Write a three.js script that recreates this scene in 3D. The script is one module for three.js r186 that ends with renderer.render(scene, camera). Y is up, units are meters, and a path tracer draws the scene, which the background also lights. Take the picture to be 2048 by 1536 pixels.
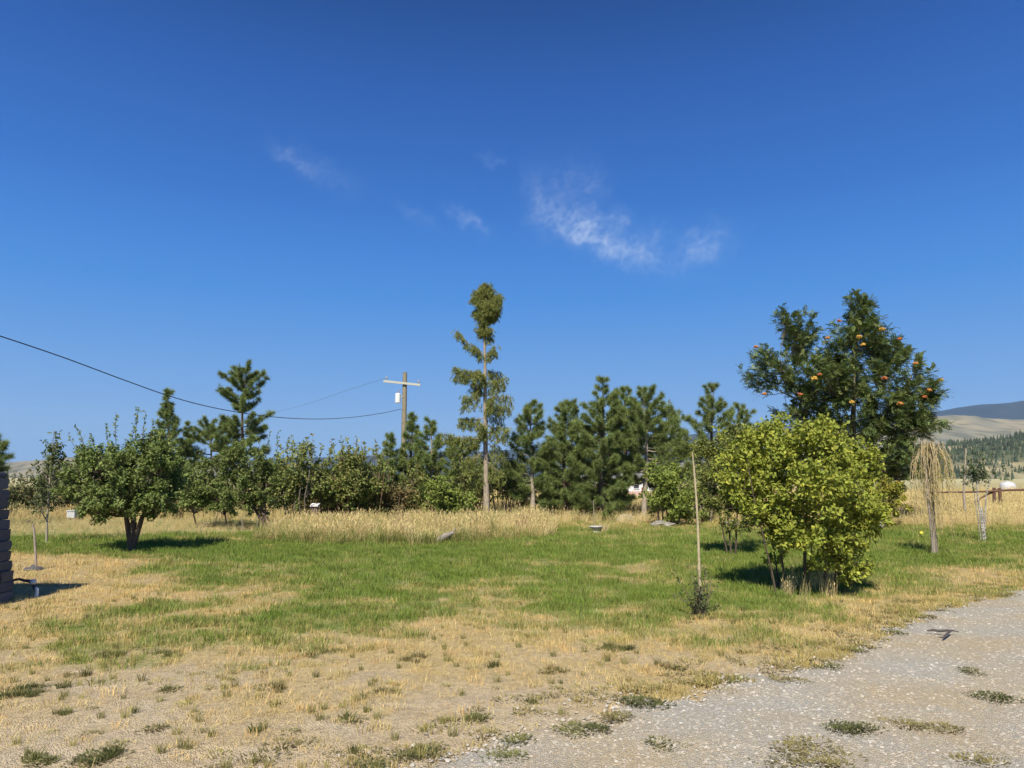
import * as THREE from 'three';
import { createNoise2D, createNoise3D } from 'simplex-noise';

// ------------------------------------------------------------------ camera, sky, sun, exposure
const FOV = 56.8, PITCH = THREE.MathUtils.degToRad(7.5), EYE = 1.6;
const scene = new THREE.Scene();
const camera = new THREE.PerspectiveCamera(FOV, 4 / 3, 0.1, 40000);
camera.position.set(0, EYE, 0);
camera.rotation.x = PITCH;

const renderer = new THREE.WebGLRenderer({ antialias: true });
renderer.toneMapping = THREE.LinearToneMapping;
renderer.toneMappingExposure = 1.4;
renderer.shadowMap.enabled = true;

const SUN_AZ = THREE.MathUtils.degToRad(14), SUN_EL = THREE.MathUtils.degToRad(47);   // the light travels away from the camera, a little to the right
const sunDir = new THREE.Vector3(-Math.sin(SUN_AZ) * Math.cos(SUN_EL), Math.sin(SUN_EL), Math.cos(SUN_AZ) * Math.cos(SUN_EL));
const sun = new THREE.DirectionalLight(new THREE.Color(1.0, 0.92, 0.77), 5.0);
sun.name = 'sun';
sun.position.copy(sunDir).multiplyScalar(80).add(new THREE.Vector3(0, 0, -18));
sun.target.position.set(0, 0, -18);
sun.castShadow = true;
sun.shadow.mapSize.set(4096, 4096);
Object.assign(sun.shadow.camera, { left: -32, right: 32, top: 32, bottom: -32, near: 1, far: 200 });
scene.add(sun, sun.target);
const SKY_STRENGTH = 1.0;
const HAZE = 4.8e-5;

// ------------------------------------------------------------------ random numbers and noise
function rngOf(seed) {
  let s = seed | 0;
  return () => { s = (s + 0x6d2b79f5) | 0; let t = Math.imul(s ^ (s >>> 15), 1 | s); t = (t + Math.imul(t ^ (t >>> 7), 61 | t)) ^ t; return ((t ^ (t >>> 14)) >>> 0) / 4294967296; };
}
let R = rngOf(11);
const rr = (a, b) => a + (b - a) * R();
const gauss = () => (R() + R() + R() + R() - 2) * 0.866 * 1.15;
const noise2 = createNoise2D(rngOf(3)), noise2b = createNoise2D(rngOf(5)), noise3 = createNoise3D(rngOf(7));
const fbm = (x, y, o = 4) => { let a = 0.5, s = 0, f = 1; for (let i = 0; i < o; i++) { s += a * noise2(x * f + i * 17.3, y * f - i * 9.1); a *= 0.5; f *= 2.03; } return s; };
const clamp = (x, a = 0, b = 1) => Math.min(b, Math.max(a, x));
const sstep = (a, b, x) => { const t = clamp((x - a) / (b - a)); return t * t * (3 - 2 * t); };
const lerp = (a, b, t) => a + (b - a) * t;
const mix3 = (a, b, t) => [lerp(a[0], b[0], t), lerp(a[1], b[1], t), lerp(a[2], b[2], t)];
function table(list, x) {                                        // piecewise linear
  if (x <= list[0][0]) return list[0][1];
  for (let i = 1; i < list.length; i++) if (x <= list[i][0]) { const t = (x - list[i - 1][0]) / (list[i][0] - list[i - 1][0]); return Array.isArray(list[i][1]) ? mix3(list[i - 1][1], list[i][1], t) : lerp(list[i - 1][1], list[i][1], t); }
  return list[list.length - 1][1];
}
const toLin = (c) => { c /= 255; return c <= 0.04045 ? c / 12.92 : ((c + 0.055) / 1.055) ** 2.4; };
const SR = new Uint8Array(4097);
for (let i = 0; i <= 4096; i++) { const c = i / 4096; SR[i] = Math.round(255 * (c <= 0.0031308 ? c * 12.92 : 1.055 * c ** (1 / 2.4) - 0.055)); }
const toS = (c) => SR[Math.round(clamp(c) * 4096)];

// where a point of the photograph lies in the place
const FPX = 768 / Math.tan(THREE.MathUtils.degToRad(FOV / 2)), CP = Math.cos(PITCH), SP = Math.sin(PITCH);
const ray = (px, py) => { const u = (px - 1024) / FPX, v = (768 - py) / FPX; return [u, v * CP + SP, CP - v * SP]; };
const at = (px, py, D) => { const [u, y, f] = ray(px, py), t = D / f; return [u * t, EYE + y * t, -D]; };
const gnd = (px, py) => { const [u, y, f] = ray(px, py), t = -EYE / y; return [u * t, 0, -f * t]; };
const mpp = (py, D) => D / ray(1024, py)[2] / FPX;

// ------------------------------------------------------------------ the sky: clear air by height, a few wisps of cirrus
{
  const W = 3072, H = 1536, data = new Float32Array(W * H * 4);
  const S = (r, g, b) => [toLin(r) / 1.4, toLin(g) / 1.4, toLin(b) / 1.4];
  const bands = [[-90, S(150, 165, 185)], [-1, S(170, 200, 238)], [0, S(170, 203, 242)], [3, S(156, 196, 241)], [6, S(128, 176, 234)], [10, S(102, 160, 229)], [14, S(77, 145, 225)], [18, S(64, 131, 215)], [22, S(53, 115, 200)], [29, S(42, 95, 178)], [36, S(28, 74, 144)], [50, S(26, 66, 136)], [90, S(24, 58, 128)]];
  // wisps: azimuth and height in degrees, half sizes, tilt, strength
  const dirOf = (px, py) => { const [u, y, f] = ray(px, py); return [THREE.MathUtils.radToDeg(Math.atan2(u, f)), THREE.MathUtils.radToDeg(Math.atan2(y, Math.hypot(u, f)))]; };
  const wisps = [[1165, 462, 3.2, 0.95, -24, 0.30], [1235, 500, 3.4, 0.8, -20, 0.26], [1180, 440, 1.5, 0.9, 10, 0.22], [1240, 445, 1.0, 0.8, 30, 0.20], [1405, 492, 1.9, 1.2, 20, 0.24], [1300, 485, 1.5, 1.0, 40, 0.15], [1120, 400, 2.6, 1.8, 60, 0.10], [1190, 372, 1.2, 0.9, 60, 0.09], [1075, 390, 0.9, 2.0, 10, 0.10], [937, 440, 1.5, 0.55, -30, 0.17], [840, 432, 1.8, 0.5, -30, 0.06], [590, 325, 1.8, 0.5, -22, 0.11], [650, 345, 3.2, 0.9, -20, 0.05], [985, 320, 1.0, 0.4, -10, 0.06], [1150, 345, 0.9, 0.4, 40, 0.05]]
    .map(([px, py, a, b, tilt, s]) => { const [az, el] = dirOf(px, py), t = THREE.MathUtils.degToRad(tilt); return { az, el, a, b, c: Math.cos(t), s: Math.sin(t), k: s }; });
  for (let row = 0; row < H; row++) {
    const el = ((row + 0.5) / H - 0.5) * 180, base = table(bands, el), ce = Math.cos(el * Math.PI / 180), se = Math.sin(el * Math.PI / 180);
    for (let col = 0; col < W; col++) {
      const a = ((col + 0.5) / W - 0.5) * 2 * Math.PI, x = Math.cos(a) * ce, z = Math.sin(a) * ce;
      const cosS = x * sunDir.x + se * sunDir.y + z * sunDir.z, glow = 1 + (se > 0 ? 0.5 * Math.exp(-(1 - cosS) * 5) : 0);
      let r = base[0] * glow, g = base[1] * glow, b = base[2] * glow;
      const az = Math.atan2(x, -z) * 180 / Math.PI;
      if (el > 8 && el < 34 && Math.abs(az) < 30) {
        let m = 0;
        const wx = az + 0.9 * fbm(az * 0.5, el * 0.5 + 40, 4), wy = el + 0.7 * fbm(az * 0.55 + 90, el * 0.55, 4);
        for (const w of wisps) { const dx = wx - w.az, dy = wy - w.el, p = (dx * w.c + dy * w.s) / w.a, q = (-dx * w.s + dy * w.c) / w.b; m += w.k * Math.exp(-(p * p + q * q)); }
        if (m > 0.002) {
          const tex = clamp(0.66 + 0.8 * fbm((wx + wy) * 0.55 + 5, (wy - wx * 0.5) * 1.5, 4), 0, 1.4);
          m = clamp(m * tex * 1.1, 0, 0.5);
          r = lerp(r, 0.50, m); g = lerp(g, 0.58, m); b = lerp(b, 0.70, m);
        }
      }
      const o = (row * W + col) * 4;
      data[o] = r; data[o + 1] = g; data[o + 2] = b; data[o + 3] = 1;
    }
  }
  const t = new THREE.DataTexture(data, W, H, THREE.RGBAFormat, THREE.FloatType);
  t.mapping = THREE.EquirectangularReflectionMapping; t.magFilter = THREE.LinearFilter; t.minFilter = THREE.LinearFilter; t.needsUpdate = true;
  scene.background = t; scene.environment = t;
  scene.environmentIntensity = SKY_STRENGTH; scene.backgroundIntensity = SKY_STRENGTH;
}
scene.fog = new THREE.FogExp2(new THREE.Color(0.40, 0.66, 1.0), HAZE);

// ------------------------------------------------------------------ naming
const taken = new Map();
function numbered(name) { const n = taken.get(name) ?? 0; taken.set(name, n + 1); return n ? `${name}_${String(n).padStart(3, '0')}` : name; }
function tag(o, label, category, group, kind) { if (label) o.userData.label = label; if (category) o.userData.category = category; if (group) o.userData.group = group; if (kind) o.userData.kind = kind; return o; }
function thing(name, label, category, [x, y, z], group) { const g = new THREE.Group(); g.name = numbered(name); g.position.set(x, y, z); scene.add(tag(g, label, category, group)); return g; }
function part(name, geometry, material, parent, kind) { const m = new THREE.Mesh(geometry, material); m.name = name; if (kind) m.userData.kind = kind; parent.add(m); return m; }
function structure(name, geometry, material, label, category) { const m = new THREE.Mesh(geometry, material); m.name = numbered(name); scene.add(tag(m, label, category, null, 'structure')); return m; }

// ------------------------------------------------------------------ geometry collectors
class Soup {                                                     // loose flat faces: leaves, needles, blades
  constructor() { this.p = []; this.c = []; }
  tri(a, b, c, k) { this.p.push(a[0], a[1], a[2], b[0], b[1], b[2], c[0], c[1], c[2]); this.c.push(k[0], k[1], k[2], k[0], k[1], k[2], k[0], k[1], k[2]); }
  leaf(p, d, s, n, L, W, fold, k) {                              // p base, d along, s across, n up: a blade folded along its midrib
    const m = 0.45 * L, h = W / 2, u = fold * h;
    const l = [p[0] + d[0] * m - s[0] * h + n[0] * u, p[1] + d[1] * m - s[1] * h + n[1] * u, p[2] + d[2] * m - s[2] * h + n[2] * u];
    const r = [p[0] + d[0] * m + s[0] * h + n[0] * u, p[1] + d[1] * m + s[1] * h + n[1] * u, p[2] + d[2] * m + s[2] * h + n[2] * u];
    const t = [p[0] + d[0] * L, p[1] + d[1] * L, p[2] + d[2] * L];
    this.tri(p, r, t, k); this.tri(p, t, l, k);
  }
  build() {
    const g = new THREE.BufferGeometry();
    g.setAttribute('position', new THREE.BufferAttribute(new Float32Array(this.p), 3));
    g.setAttribute('color', new THREE.BufferAttribute(new Float32Array(this.c), 3));
    g.computeVertexNormals();
    stats.tris += this.p.length / 9;
    return g;
  }
}
class Wood {                                                     // tapered tubes: trunks, limbs, twigs
  constructor() { this.p = []; this.n = []; this.u = []; this.i = []; }
  tube(pts, radii, sides = 6) {
    const N = pts.length, start = this.p.length / 3;
    let ref = Math.abs(pts[N - 1][1] - pts[0][1]) > 0.8 * Math.hypot(pts[N - 1][0] - pts[0][0], pts[N - 1][2] - pts[0][2]) ? [1, 0, 0] : [0, 1, 0], along = 0;
    for (let k = 0; k < N; k++) {
      const a = pts[Math.max(0, k - 1)], b = pts[Math.min(N - 1, k + 1)], d = norm(sub(b, a)), s = norm(cross(d, ref)), t = cross(s, d);
      if (k) along += len(sub(pts[k], pts[k - 1]));
      for (let j = 0; j <= sides; j++) {
        const f = j / sides * Math.PI * 2, c = Math.cos(f), q = Math.sin(f), nx = s[0] * c + t[0] * q, ny = s[1] * c + t[1] * q, nz = s[2] * c + t[2] * q;
        this.p.push(pts[k][0] + nx * radii[k], pts[k][1] + ny * radii[k], pts[k][2] + nz * radii[k]); this.n.push(nx, ny, nz); this.u.push(j / sides, along);
      }
    }
    for (let k = 0; k < N - 1; k++) for (let j = 0; j < sides; j++) { const a = start + k * (sides + 1) + j, b = a + sides + 1; this.i.push(a, b, a + 1, a + 1, b, b + 1); }
    const cap = this.p.length / 3, e = pts[N - 1], d = norm(sub(pts[N - 1], pts[N - 2]));
    this.p.push(...e); this.n.push(...d); this.u.push(0.5, along);
    for (let j = 0; j < sides; j++) { const a = start + (N - 1) * (sides + 1) + j; this.i.push(a, cap, a + 1); }
  }
  build() {
    const g = new THREE.BufferGeometry();
    g.setAttribute('position', new THREE.BufferAttribute(new Float32Array(this.p), 3)); g.setAttribute('normal', new THREE.BufferAttribute(new Float32Array(this.n), 3));
    g.setAttribute('uv', new THREE.BufferAttribute(new Float32Array(this.u), 2)); g.setIndex(this.i);
    stats.tris += this.i.length / 3;
    return g;
  }
}
const stats = { tris: 0, copies: 0 };
const sub = (a, b) => [a[0] - b[0], a[1] - b[1], a[2] - b[2]], add = (a, b) => [a[0] + b[0], a[1] + b[1], a[2] + b[2]], mul = (a, k) => [a[0] * k, a[1] * k, a[2] * k];
const len = (a) => Math.hypot(a[0], a[1], a[2]), norm = (a) => { const l = len(a) || 1; return [a[0] / l, a[1] / l, a[2] / l]; };
const cross = (a, b) => [a[1] * b[2] - a[2] * b[1], a[2] * b[0] - a[0] * b[2], a[0] * b[1] - a[1] * b[0]];
const dirRand = () => { const y = rr(-1, 1), f = rr(0, Math.PI * 2), h = Math.sqrt(1 - y * y); return [h * Math.cos(f), y, h * Math.sin(f)]; };
const lerp3 = mix3;
function bend(a, b, sag, wob, n) {                               // a bowed branch from a to b
  const out = [], w = mul(dirRand(), wob);
  for (let k = 0; k <= n; k++) { const t = k / n, q = 4 * t * (1 - t); out.push([lerp(a[0], b[0], t) + w[0] * q, lerp(a[1], b[1], t) + (w[1] - sag) * q, lerp(a[2], b[2], t) + w[2] * q]); }
  return out;
}
const radiiOf = (n, r0, r1) => Array.from({ length: n + 1 }, (_, k) => lerp(r0, r1, k / n));

// ------------------------------------------------------------------ materials
function dataTex(w, h, f, srgb = true) {
  const d = new Uint8Array(w * h * 4);
  for (let y = 0; y < h; y++) for (let x = 0; x < w; x++) { const c = f(x, y), o = (y * w + x) * 4; d[o] = srgb ? toS(c[0]) : clamp(c[0]) * 255; d[o + 1] = srgb ? toS(c[1]) : clamp(c[1]) * 255; d[o + 2] = srgb ? toS(c[2]) : clamp(c[2]) * 255; d[o + 3] = 255; }
  const t = new THREE.DataTexture(d, w, h); t.magFilter = THREE.LinearFilter; t.minFilter = THREE.LinearMipmapLinearFilter; t.generateMipmaps = true;
  if (srgb) t.colorSpace = THREE.SRGBColorSpace;
  t.wrapS = t.wrapT = THREE.RepeatWrapping; t.needsUpdate = true;
  return t;
}
const barkTex = dataTex(256, 256, (x, y) => { const a = x / 256 * Math.PI * 2, n = noise3(Math.cos(a) * 2.2, Math.sin(a) * 2.2, y / 256 * 3) * 0.5 + noise3(Math.cos(a) * 6, Math.sin(a) * 6, y / 256 * 14) * 0.5, v = clamp(0.62 + 0.38 * n, 0.12, 1); return [v, v * 0.97, v * 0.93]; });
barkTex.repeat.set(1, 1.4);
const birchTex = dataTex(128, 512, (x, y) => { const a = x / 128 * 6.283, b = noise3(Math.cos(a) * 0.9, Math.sin(a) * 0.9, y / 512 * 26) + 0.5 * noise3(Math.cos(a) * 3, Math.sin(a) * 3, y / 512 * 60); const v = b > 0.12 ? 0.14 : 0.85 + 0.12 * noise3(Math.cos(a) * 4, 9, y / 60); return [v, v * 0.98, v * 0.94]; });
const bark = (r, g, b, tex = barkTex) => new THREE.MeshStandardMaterial({ color: new THREE.Color(r, g, b), map: tex, bumpMap: tex, bumpScale: 0.006, roughness: 0.95 });
const M = {
  barkGrey: bark(0.30, 0.26, 0.22), barkDark: bark(0.16, 0.12, 0.09), barkRed: bark(0.30, 0.19, 0.13), barkPale: bark(0.50, 0.44, 0.36), barkLarch: bark(0.50, 0.42, 0.33), barkBirch: bark(0.62, 0.59, 0.54, birchTex),
  twig: new THREE.MeshStandardMaterial({ color: new THREE.Color(0.20, 0.14, 0.10), roughness: 0.95 }),
  leaf: new THREE.MeshPhysicalMaterial({ vertexColors: true, roughness: 0.62, transmission: 0.32, thickness: 0, specularIntensity: 0.5 }),
  needle: new THREE.MeshPhysicalMaterial({ vertexColors: true, roughness: 0.6, transmission: 0.12, thickness: 0, specularIntensity: 0.5 }),
  blade: new THREE.MeshPhysicalMaterial({ vertexColors: true, roughness: 0.75, transmission: 0.28, thickness: 0, specularIntensity: 0.35 }),
  straw: new THREE.MeshPhysicalMaterial({ vertexColors: true, roughness: 0.8, transmission: 0.22, thickness: 0, specularIntensity: 0.3 }),
};
const plain = (r, g, b, o = {}) => new THREE.MeshStandardMaterial({ color: new THREE.Color(r, g, b), roughness: 0.8, ...o });

// ------------------------------------------------------------------ the ground
const DRIVE = [[-9, -1.5], [-3, 2.6], [-0.7, 4.1], [0.53, 5.02], [1.41, 5.58], [2.77, 6.5], [3.6, 7.3], [5.54, 9.2], [7.35, 10.45], [10, 12.1], [16, 15.2], [24, 19]];
const driveSide = (x, D) => (table(DRIVE, x) - D) * 0.79;                      // metres inside the gravel (negative: on the lawn)
const driveEdge = (x, D) => driveSide(x, D) + 0.22 * fbm(x * 0.9, D * 0.9, 3) + 0.10 * noise2b(x * 3.1, D * 3.1) + 0.05 * noise2(x * 9, D * 9);
const lawnY = (x, D) => 0.022 * fbm(x * 0.35, D * 0.35, 3) + 0.006 * noise2b(x * 1.7, D * 1.7);
const LEFT_EDGE = [[5, -4.5], [6.5, -4.6], [8, -4.2], [9.6, -3.9], [11.5, -4.8], [13.5, -5.9], [15, -8.5], [16, -13], [17, -30]];
function lawnGreen(x, D) {                                                     // how much living grass grows here
  const w = fbm(x * 0.22, D * 0.22, 4), v = fbm(x * 0.8 + 30, D * 1.1, 4);
  let g = sstep(4.9, 11.0, D + 1.9 * w + 1.7 * v);
  g *= sstep(-2.2, 1.8, x - table(LEFT_EDGE, D) + 1.6 * w + 1.2 * v);
  g *= 0.2 + 0.8 * sstep(0.5, 3.0, -driveSide(x, D) + 1.2 * w + 0.6 * v);
  if (D > 20.5) g *= 1 - 0.7 * sstep(20.8, 24, D + 2 * w) * sstep(-1, 2, x + v);
  g *= clamp(0.74 + 0.85 * v + 0.5 * w + 0.25 * sstep(12, 15, D) * sstep(19, 16, D));
  return clamp(g);
}
const C = { lush: [0.185, 0.262, 0.048], mid: [0.275, 0.305, 0.095], olive: [0.39, 0.35, 0.125], tan: [0.56, 0.43, 0.205], straw: [0.66, 0.52, 0.255], soil: [0.55, 0.435, 0.275], pale: [0.60, 0.50, 0.345] };
function bareness(x, D) { return clamp(sstep(7.2, 4.6, D + 2.2 * fbm(x * 0.3 + 8, D * 0.42, 4)) + 0.4 * sstep(0.15, 0.5, fbm(x * 0.6 - 20, D * 0.9, 3)) * sstep(9, 6, D)); }
function groundColor(x, D, fine) {
  const g0 = lawnGreen(x, D), g = clamp(g0 + 0.34 * (noise2b(x * 4.3, D * 5.2) * 0.6 + noise2(x * 13, D * 15) * 0.6) * sstep(0.02, 0.3, g0)), b = bareness(x, D) * (1 - g), n = noise2(x * 1.1 + 50, D * 1.1), f = fine;
  let c = mix3(C.tan, C.olive, sstep(0.05, 0.45, g));
  c = mix3(c, n > 0 ? C.mid : C.lush, sstep(0.35, 0.9, g));
  c = mix3(c, mix3(C.soil, C.pale, clamp(0.5 + 0.7 * fbm(x * 0.9 + 11, D * 1.3, 3))), b * 0.9);
  const k = 0.82 + 0.26 * f;
  return [c[0] * k, c[1] * k, c[2] * k];
}
const lawnTex = (x0, x1, d0, d1, n) => dataTex(n, n, (i, j) => {
  const x = lerp(x0, x1, (i + 0.5) / n), D = lerp(d0, d1, (j + 0.5) / n);
  const f = noise2b(x * 9, D * 9) * 0.5 + noise2(x * 26, D * 26) * 0.5;
  return groundColor(x + 0.03 * f, D + 0.03 * f, f);
});
const clodTex = dataTex(512, 512, (x, y) => { const t = Math.PI * 2 / 512, a = x * t, b = y * t; const n = noise3(Math.cos(a) * 8 + Math.cos(b) * 5, Math.sin(a) * 8, Math.sin(b) * 8 + Math.cos(b) * 3) * 0.5 + noise3(Math.cos(a) * 20 + Math.cos(b) * 11, Math.sin(a) * 20, Math.sin(b) * 20) * 0.5; const v = 0.5 + 0.5 * n; return [v, v, v]; }, false);
function sheet(x0, x1, d0, d1, nx, nd, y, uvOf) {
  const p = [], u = [], idx = [];
  for (let j = 0; j <= nd; j++) for (let i = 0; i <= nx; i++) { const x = lerp(x0, x1, i / nx), D = lerp(d0, d1, j / nd); p.push(x, y(x, D), -D); u.push(...(uvOf ? uvOf(x, D) : [i / nx, j / nd])); }
  for (let j = 0; j < nd; j++) for (let i = 0; i < nx; i++) { const a = j * (nx + 1) + i, b = a + nx + 1; idx.push(a, a + 1, b, a + 1, b + 1, b); }
  const g = new THREE.BufferGeometry(); g.setAttribute('position', new THREE.BufferAttribute(new Float32Array(p), 3)); g.setAttribute('uv', new THREE.BufferAttribute(new Float32Array(u), 2)); g.setIndex(idx); g.computeVertexNormals();
  stats.tris += idx.length / 3;
  return g;
}
{
  // one wide sheet to the horizon: dry pasture
  const rings = [0.5, 4, 10, 20, 28, 36, 46, 60, 80, 110, 150, 210, 300, 450, 700, 1100, 1800, 3000, 5000, 9000, 16000], SEG = 180, p = [], c = [], u = [], idx = [];
  for (let j = 0; j < rings.length; j++) for (let i = 0; i <= SEG; i++) {
    const a = i / SEG * Math.PI * 2, r = rings[j], x = Math.sin(a) * r, z = -Math.cos(a) * r, D = -z;
    p.push(x, -0.04 + (r > 5000 ? -(r - 5000) * 0.004 : 0), z); u.push(x / 6, z / 6);
    const n = fbm(x / 60, z / 45, 3), m = fbm(x / 400 + 9, z / 160, 3);
    let k = mix3([0.46, 0.36, 0.17], [0.36, 0.34, 0.14], clamp(0.5 + 0.9 * n)); k = mix3(k, [0.55, 0.50, 0.26], clamp(sstep(80, 160, r) * (0.5 + m)));
    c.push(...k);
  }
  for (let j = 0; j < rings.length - 1; j++) for (let i = 0; i < SEG; i++) { const a = j * (SEG + 1) + i, b = a + SEG + 1; idx.push(a, b, a + 1, a + 1, b, b + 1); }
  const g = new THREE.BufferGeometry(); g.setAttribute('position', new THREE.BufferAttribute(new Float32Array(p), 3)); g.setAttribute('color', new THREE.BufferAttribute(new Float32Array(c), 3)); g.setAttribute('uv', new THREE.BufferAttribute(new Float32Array(u), 2)); g.setIndex(idx); g.computeVertexNormals();
  const tx = dataTex(512, 512, (x, y) => { const t = Math.PI * 2 / 512, n = noise3(Math.cos(x * t) * 6 + Math.cos(y * t) * 4, Math.sin(x * t) * 6, Math.sin(y * t) * 6), v = 0.85 + 0.15 * n; return [v, v, v]; });
  structure('ground', g, new THREE.MeshStandardMaterial({ vertexColors: true, map: tx, roughness: 1 }), 'dry tan pasture stretching to the hills', 'ground');
  // the yard: near and far halves of one sheet
  const near = sheet(-11, 11, 1.5, 11, 220, 95, lawnY), far = sheet(-26, 26, 11, 28, 208, 68, lawnY);
  const q = new THREE.BufferGeometry(), np = near.attributes.position.count;
  const cat = (k, s) => { const A = near.attributes[k].array, B = far.attributes[k].array, o = new Float32Array(A.length + B.length); o.set(A); o.set(B, A.length); q.setAttribute(k, new THREE.BufferAttribute(o, s)); };
  cat('position', 3); cat('normal', 3); cat('uv', 2);
  const ni = near.index.count, fi = far.index.count, ii = new Uint32Array(ni + fi); ii.set(near.index.array); for (let k = 0; k < fi; k++) ii[ni + k] = far.index.array[k] + np;
  q.setIndex(new THREE.BufferAttribute(ii, 1)); q.addGroup(0, ni, 0); q.addGroup(ni, fi, 1);
  const bumpN = clodTex.clone(); bumpN.repeat.set(22 / 0.9, 9.5 / 0.9); const bumpF = clodTex.clone(); bumpF.repeat.set(52 / 1.3, 17 / 1.3);
  structure('lawn', q, [new THREE.MeshStandardMaterial({ map: lawnTex(-11, 11, 1.5, 11, 2048), bumpMap: bumpN, bumpScale: 0.018, roughness: 1 }), new THREE.MeshStandardMaterial({ map: lawnTex(-26, 26, 11, 28, 2048), bumpMap: bumpF, bumpScale: 0.03, roughness: 1 })], 'patchy lawn, green in the middle and dried to straw in front', 'lawn');
}
// gravel drive
const dusty = (x, D) => clamp(0.45 + 1.1 * fbm(x * 0.45 + 70, D * 0.6, 4) + 0.5 * sstep(1.0, 3.0, driveSide(x, D)));   // brown fines trodden into the grey stone
const inGravel = (x, D) => driveEdge(x, D);
{
  const y = (x, D) => { const s = inGravel(x, D); return lawnY(x, D) + clamp(s * 0.16, -0.03, 0.014); };
  const g = sheet(-4, 18, 1.5, 16, 275, 181, y, (x, D) => [x / 1.3, D / 1.3]);
  { const P = g.attributes.position, vc = new Float32Array(P.count * 3); for (let k = 0; k < P.count; k++) { const x = P.getX(k), D = -P.getZ(k), c = mix3([0.97, 1.0, 1.05], [1.05, 0.94, 0.76], clamp(dusty(x, D) + 0.12 * noise2(x * 6, D * 6))); vc.set(c, k * 3); } g.setAttribute('color', new THREE.BufferAttribute(vc, 3)); }
  const n = 1024, cells = [], G = 96, r0 = rngOf(21);
  for (let k = 0; k < G * G; k++) cells.push([r0(), r0(), r0(), r0()]);
  const tones = [[0.45, 0.42, 0.345], [0.40, 0.38, 0.32], [0.48, 0.435, 0.335], [0.365, 0.345, 0.29], [0.49, 0.46, 0.385], [0.44, 0.385, 0.275], [0.46, 0.42, 0.33]];
  const pick = (x, y) => { let best = 9, second = 9, bi = 0; const gx = x / n * G, gy = y / n * G, cx = Math.floor(gx), cy = Math.floor(gy); for (let j = -1; j <= 1; j++) for (let i = -1; i <= 1; i++) { const k = ((cy + j + G) % G) * G + (cx + i + G) % G, dx = cx + i + cells[k][0] - gx, dy = cy + j + cells[k][1] - gy, d = Math.hypot(dx, dy) / (0.6 + 0.7 * cells[k][3]); if (d < best) { second = best; best = d; bi = k; } else if (d < second) second = d; } return [best, second, bi]; };
  const hmap = new Float32Array(n * n);
  const ct = dataTex(n, n, (x, yy) => { const [d, e, k] = pick(x, yy), c = tones[Math.floor(cells[k][2] * 6.99)], v = 0.9 + 0.2 * cells[k][3]; hmap[yy * n + x] = clamp((e - d) * 1.6) * (0.4 + 0.6 * cells[k][3]); const grit = cells[k][3] < 0.25 ? [0.46, 0.39, 0.295] : c; return [grit[0] * v, grit[1] * v, grit[2] * v]; });
  const bt = dataTex(n, n, (x, yy) => { const v = hmap[yy * n + x]; return [v, v, v]; }, false);
  structure('gravel_driveway', g, new THREE.MeshStandardMaterial({ vertexColors: true, map: ct, bumpMap: bt, bumpScale: 0.012, roughness: 0.95 }), 'pale grey gravel driveway crossing the lower right corner', 'driveway');
}

// ------------------------------------------------------------------ copies that nobody could count: blades, stones
function scatter(name, geometry, material, list, label, category) {          // list: [x, y, z, scale, turn, tilt, color, sy]
  const m = new THREE.InstancedMesh(geometry, material, list.length), o = new THREE.Object3D(), c = new THREE.Color();
  list.forEach((e, k) => { o.position.set(e[0], e[1], e[2]); o.rotation.set(e[5] ?? 0, e[4], e[8] ?? 0, 'YXZ'); o.scale.set(e[3], e[3] * (e[7] ?? 1), e[3]); o.updateMatrix(); m.setMatrixAt(k, o.matrix); m.setColorAt(k, c.setRGB(e[6][0], e[6][1], e[6][2])); });
  m.name = numbered(name); scene.add(tag(m, label, category, null, 'stuff')); stats.copies += list.length;
  return m;
}
function tuft(n, rad, h0, h1, w, lean, segs = 2, splay = 0.6) {
  const s = new Soup();
  for (let k = 0; k < n; k++) {
    const a = rr(0, 6.283), q = Math.sqrt(R()) * rad, b = [Math.cos(a) * q, -0.01, Math.sin(a) * q], h = rr(h0, h1), f = a + rr(-1, 1), l = lean * rr(0.3, 1.2) * h * splay * 1.6, v = rr(0.72, 1.2), col = [v * rr(0.94, 1.06), v, v * rr(0.9, 1.05)];
    const t = rr(0, 6.283), sx = Math.cos(t) * w / 2 * rr(0.7, 1.3), sz = Math.sin(t) * w / 2;
    const tip = [b[0] + Math.cos(f) * l, h, b[2] + Math.sin(f) * l];
    if (segs === 1) s.tri([b[0] - sx, b[1], b[2] - sz], [b[0] + sx, b[1], b[2] + sz], tip, col);
    else {
      const m = [b[0] + Math.cos(f) * l * 0.3, h * 0.6, b[2] + Math.sin(f) * l * 0.3], ml = [m[0] - sx * 0.8, m[1], m[2] - sz * 0.8], mr = [m[0] + sx * 0.8, m[1], m[2] + sz * 0.8], bl = [b[0] - sx, b[1], b[2] - sz], br = [b[0] + sx, b[1], b[2] + sz];
      s.tri(bl, br, mr, col); s.tri(bl, mr, ml, col); s.tri(ml, mr, tip, col);
    }
  }
  return s.build();
}
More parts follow.
